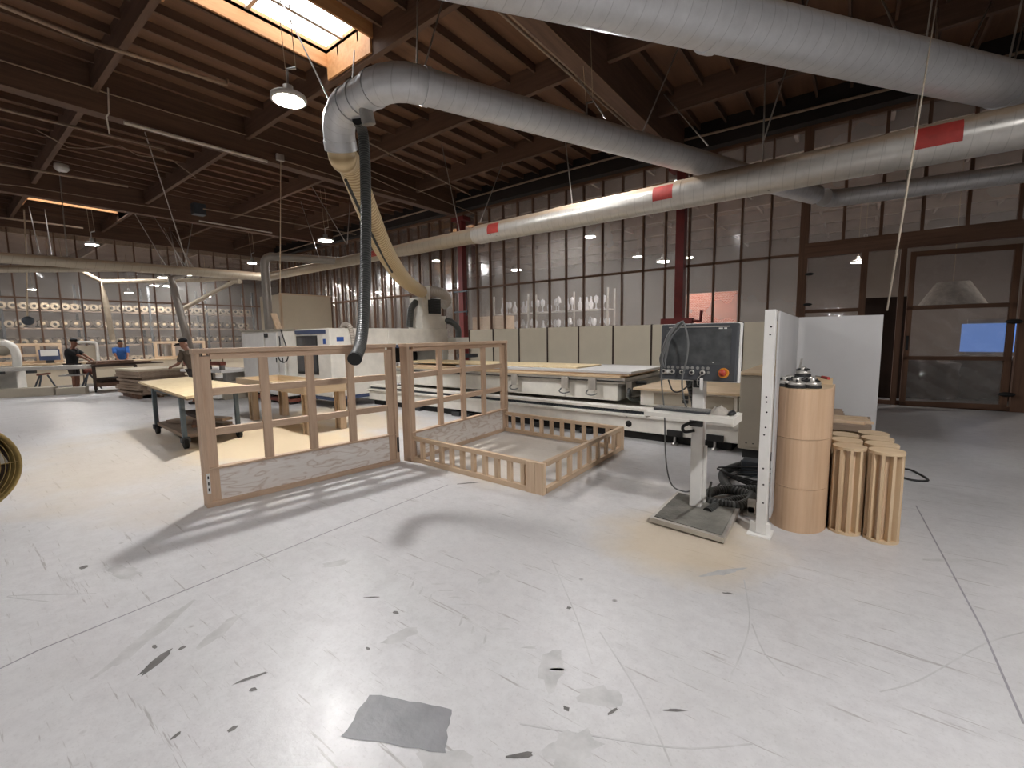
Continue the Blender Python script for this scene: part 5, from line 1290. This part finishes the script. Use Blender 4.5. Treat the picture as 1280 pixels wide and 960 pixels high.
# stack of sheets behind the steel cart
sp = Vector((-16.849,4.051,0.0))
for k in range(12):
    z = .12+.06*k
    tag(MB().box((sp.x+random.uniform(-.05, .05), sp.y+random.uniform(-.05, .05), z+.028), (1.7, 1.15, .055), Matrix.Rotation(.1, 3, 'Z')).build('plywood_sheet', 'plank_grey' if k < 11 else 'panel_beige', None, (sp.x, sp.y, z)), 'grey-brown sheet in the tall stack left of the person in black cap', 'sheet', 'stacked sheets left of the person in black cap')
t = thing('pallet', 'low pallet under the stack of grey-brown sheets', 'pallet', (sp.x, sp.y, 0))
for d in (-.5, 0, .5): LH((sp.x-.8, sp.y+d-.05, 0), (sp.x+.8, sp.y+d+.05, .09)).build('bearer', 'stud_x', t)
for d in (-.7, -.35, 0, .35, .7): LH((sp.x+d-.08, sp.y-.6, .09), (sp.x+d+.08, sp.y+.6, .119)).build('slat', 'stud_y', t)
# machine behind the headboard frame
mp_ = Vector((-14.52,5.041,0.0))
t = thing('sanding_machine', 'grey and red bench machine seen through the left bay of the headboard frame', 'machine', (mp_.x, mp_.y, 0), math.radians(10))
LH((-.9, -.4, .0), (.9, .4, .5)).build('base', 'cabinet_grey', t, w=False, bev=.02); LH((-1.0, -.5, .75), (1.0, .5, .82)).build('table', 'white_paint', t, w=False)
for x in (-.8, .8): LH((x-.08, -.3, .5), (x+.08, .3, .75)).build('support', 'steel', t, w=False)
LH((-.9, -.45, .95), (.9, -.3, 1.05)).build('red_bar', 'saw_red', t, w=False); LH((-.2, -.55, .45), (.05, -.2, 1.2)).build('motor', 'black_plastic', t, w=False)
LH((-.85, -.4, .82), (-.75, -.3, 1.05)).build('bar_post', 'steel', t, w=False); LH((.75, -.4, .82), (.85, -.3, 1.05)).build('bar_post', 'steel', t, w=False)
LH((.45, -.52, .05), (.8, -.4, .5)).build('side_cover', 'white_paint', t, w=False)
MB().tube([(.35, -.6, .0), (.35, -.6, 1.35)], .02, 8).build('pole', 'black_plastic', t, w=False); MB().lathe([(.02, 0), (.07, .08), (.07, .12)], (.35, -.6, 1.3), 12).build('pole_head', 'black_plastic', t, w=False)

# fabric rolls on the racks behind the left polythene
t = thing('storage_rack', 'long grey rack of fabric rolls behind the left polythene wall', 'rack', (-31.4, 6.5, 0))
for y in (-.5, 2.2, 4.9, 7.6, 10.3, 12.9):
    for x in (-32.2, -30.75): LH((x-.05, y-.05, 0), (x+.05, y+.05, 4.6)).build('upright', 'dark_steel', t)
for z in (.55, 1.5, 2.35, 3.2): LH((-32.2, -.5, z-.07), (-30.75, 12.9, z)).build('shelf', 'plank_grey', t)
roll = thing('fabric_roll', 'roll of fabric lying on the racks behind the left polythene wall', 'fabric roll', (-31.4, 0, 3.2), 0, 'fabric rolls on the far racks')
MB().tube([(-.72, 0, .17), (.70, 0, .17)], .165, 16).build('fabric', 'roll_fabric', roll, w=False)
MB().lathe([(.0005, .012), (.06, .012), (.07, .0)], (.70, 0, .17), 14, Matrix.Rotation(PI/2, 3, 'Y')).build('core', 'dark_recess', roll, w=False)
dark = thing('fabric_roll', 'roll of fabric lying on the racks behind the left polythene wall', 'fabric roll', (-31.4, -.2, 2.35), 0, 'fabric rolls on the far racks')
MB().tube([(-.72, 0, .2), (.70, 0, .2)], .195, 16).build('fabric', 'roll_dark', dark, w=False)
MB().lathe([(.045, 0), (.08, .0), (.08, .03), (.045, .03)], (.70, 0, .2), 14, Matrix.Rotation(PI/2, 3, 'Y')).build('core', 'roll_card', dark, w=False)
first = {0: True, 1: True}
for row, z in enumerate((3.2, 2.35, 1.5, .55)):
    y = -.2
    while y < 12.6:
        kind = 0 if row in (0, 3) else (1 if random.random() < .75 else 0)
        src = dark if kind else roll
        if first[kind]: o = src; first[kind] = False
        else: o = copy_tree(src)
        o.location = (-31.4+random.uniform(-.05, .05), y, z); y += .40 if kind else .345

# shelves of shiny ware behind the right polythene
t = thing('steel_shelving', 'steel shelving behind the polythene wall right of the router head', 'shelving', (-10.4, 16.2, 0))
for x in (-13.2, -11.3, -9.4, -7.6):
    for y in (15.9, 16.5): LH((x-.03, y-.03, 0), (x+.03, y+.03, 3.4)).build('upright', 'aluminium', t)
for z in (.9, 1.75, 2.62): LH((-13.2, 15.9, z-.04), (-7.6, 16.5, z)).build('shelf', 'aluminium', t)
def ware(kind):
    v = thing('glass_vase', 'shiny glass vessel on the steel shelving behind the polythene wall', 'vase', (0, 0, 0), 0, 'shiny vessels on the steel shelving')
    prof = ([(.05, 0), (.06, .02), (.02, .06), (.02, .2), (.09, .28), (.1, .42), (.085, .5)], [(.07, 0), (.1, .1), (.11, .22), (.05, .34), (.035, .44), (.06, .48)], [(.06, 0), (.015, .03), (.015, .3), (.11, .33), (.06, .56), (.055, .56)])[kind]
    MB().lathe(prof, (0, 0, 0), 14).build('vessel', 'glass_silver', v, w=False); MB().lathe([(.03, 0), (.028, .04)], (0, 0, prof[-1][1]), 10).build('neck', 'glass_silver', v, w=False)
    return v
src = [ware(k) for k in range(3)]; used = [False]*3
for z in (1.75, 2.62):
    x = -13.05
    while x < -7.7:
        k = random.randrange(3)
        o = copy_tree(src[k]) if used[k] else src[k]; used[k] = True
        o.location = (x, 16.2+random.uniform(-.15, .15), z); x += random.uniform(.24, .32)
t = thing('plywood_crate', 'pale crate behind the polythene right of the left red column', 'crate', (-12.6, 14.6, 0))
LH((-13.1, 14.3, 0), (-11.3, 14.9, 1.2)).build('lower_box', 'raw_lumber_x', t); LH((-13.1, 14.3, 1.22), (-11.3, 14.9, 2.45)).build('upper_box', 'raw_lumber_x', t)
# bundles behind the polythene door
for (x, y, z, sx_, sy_, sz_, lb) in ((1.35, 14.4, .45, .55, .4, .45, 'dark wrapped bundle seen through the polythene door'), (2.5, 14.8, .5, .75, .5, .5, 'larger dark wrapped bundle near the blue window behind the door')):
    mb = MB().ball((x, y, z), 1.0, 14, (sx_, sy_, sz_))
    for v_ in mb.v:
        q = Vector(((v_.x-x)/sx_, (v_.y-y)/sy_, (v_.z-z)/sz_)); m_ = max(abs(q.x), abs(q.y), abs(q.z), 1e-3); k_ = (1/m_)*.8+.2
        k_ *= 1+.06*math.sin(v_.x*17+v_.z*11)+.05*math.sin(v_.z*23-v_.x*9); v_.x, v_.y, v_.z = x+q.x*k_*sx_, y+q.y*k_*sy_, max(.0, z+q.z*k_*sz_)
    tag(mb.build('wrapped_bundle', 'dark_brown', None, (x, y, 0)), lb, 'bundle')
t = thing('plastic_shape', 'big pale plastic shade hanging behind the polythene door', 'cone', (1.75, 15.2, 2.3))  # made-up cone giving the pale lampshade-like shape of the plastic
MB().lathe([(.62, 0), (.3, .55), (.28, .55), (.6, .0)], (1.75, 15.2, 2.2), 28).build('cone', 'cloth_grey', t); MB().tube([(1.75, 15.2, 2.7), (1.75, 15.2, 6.6)], .01, 6).build('cord', 'cable_tan', t)
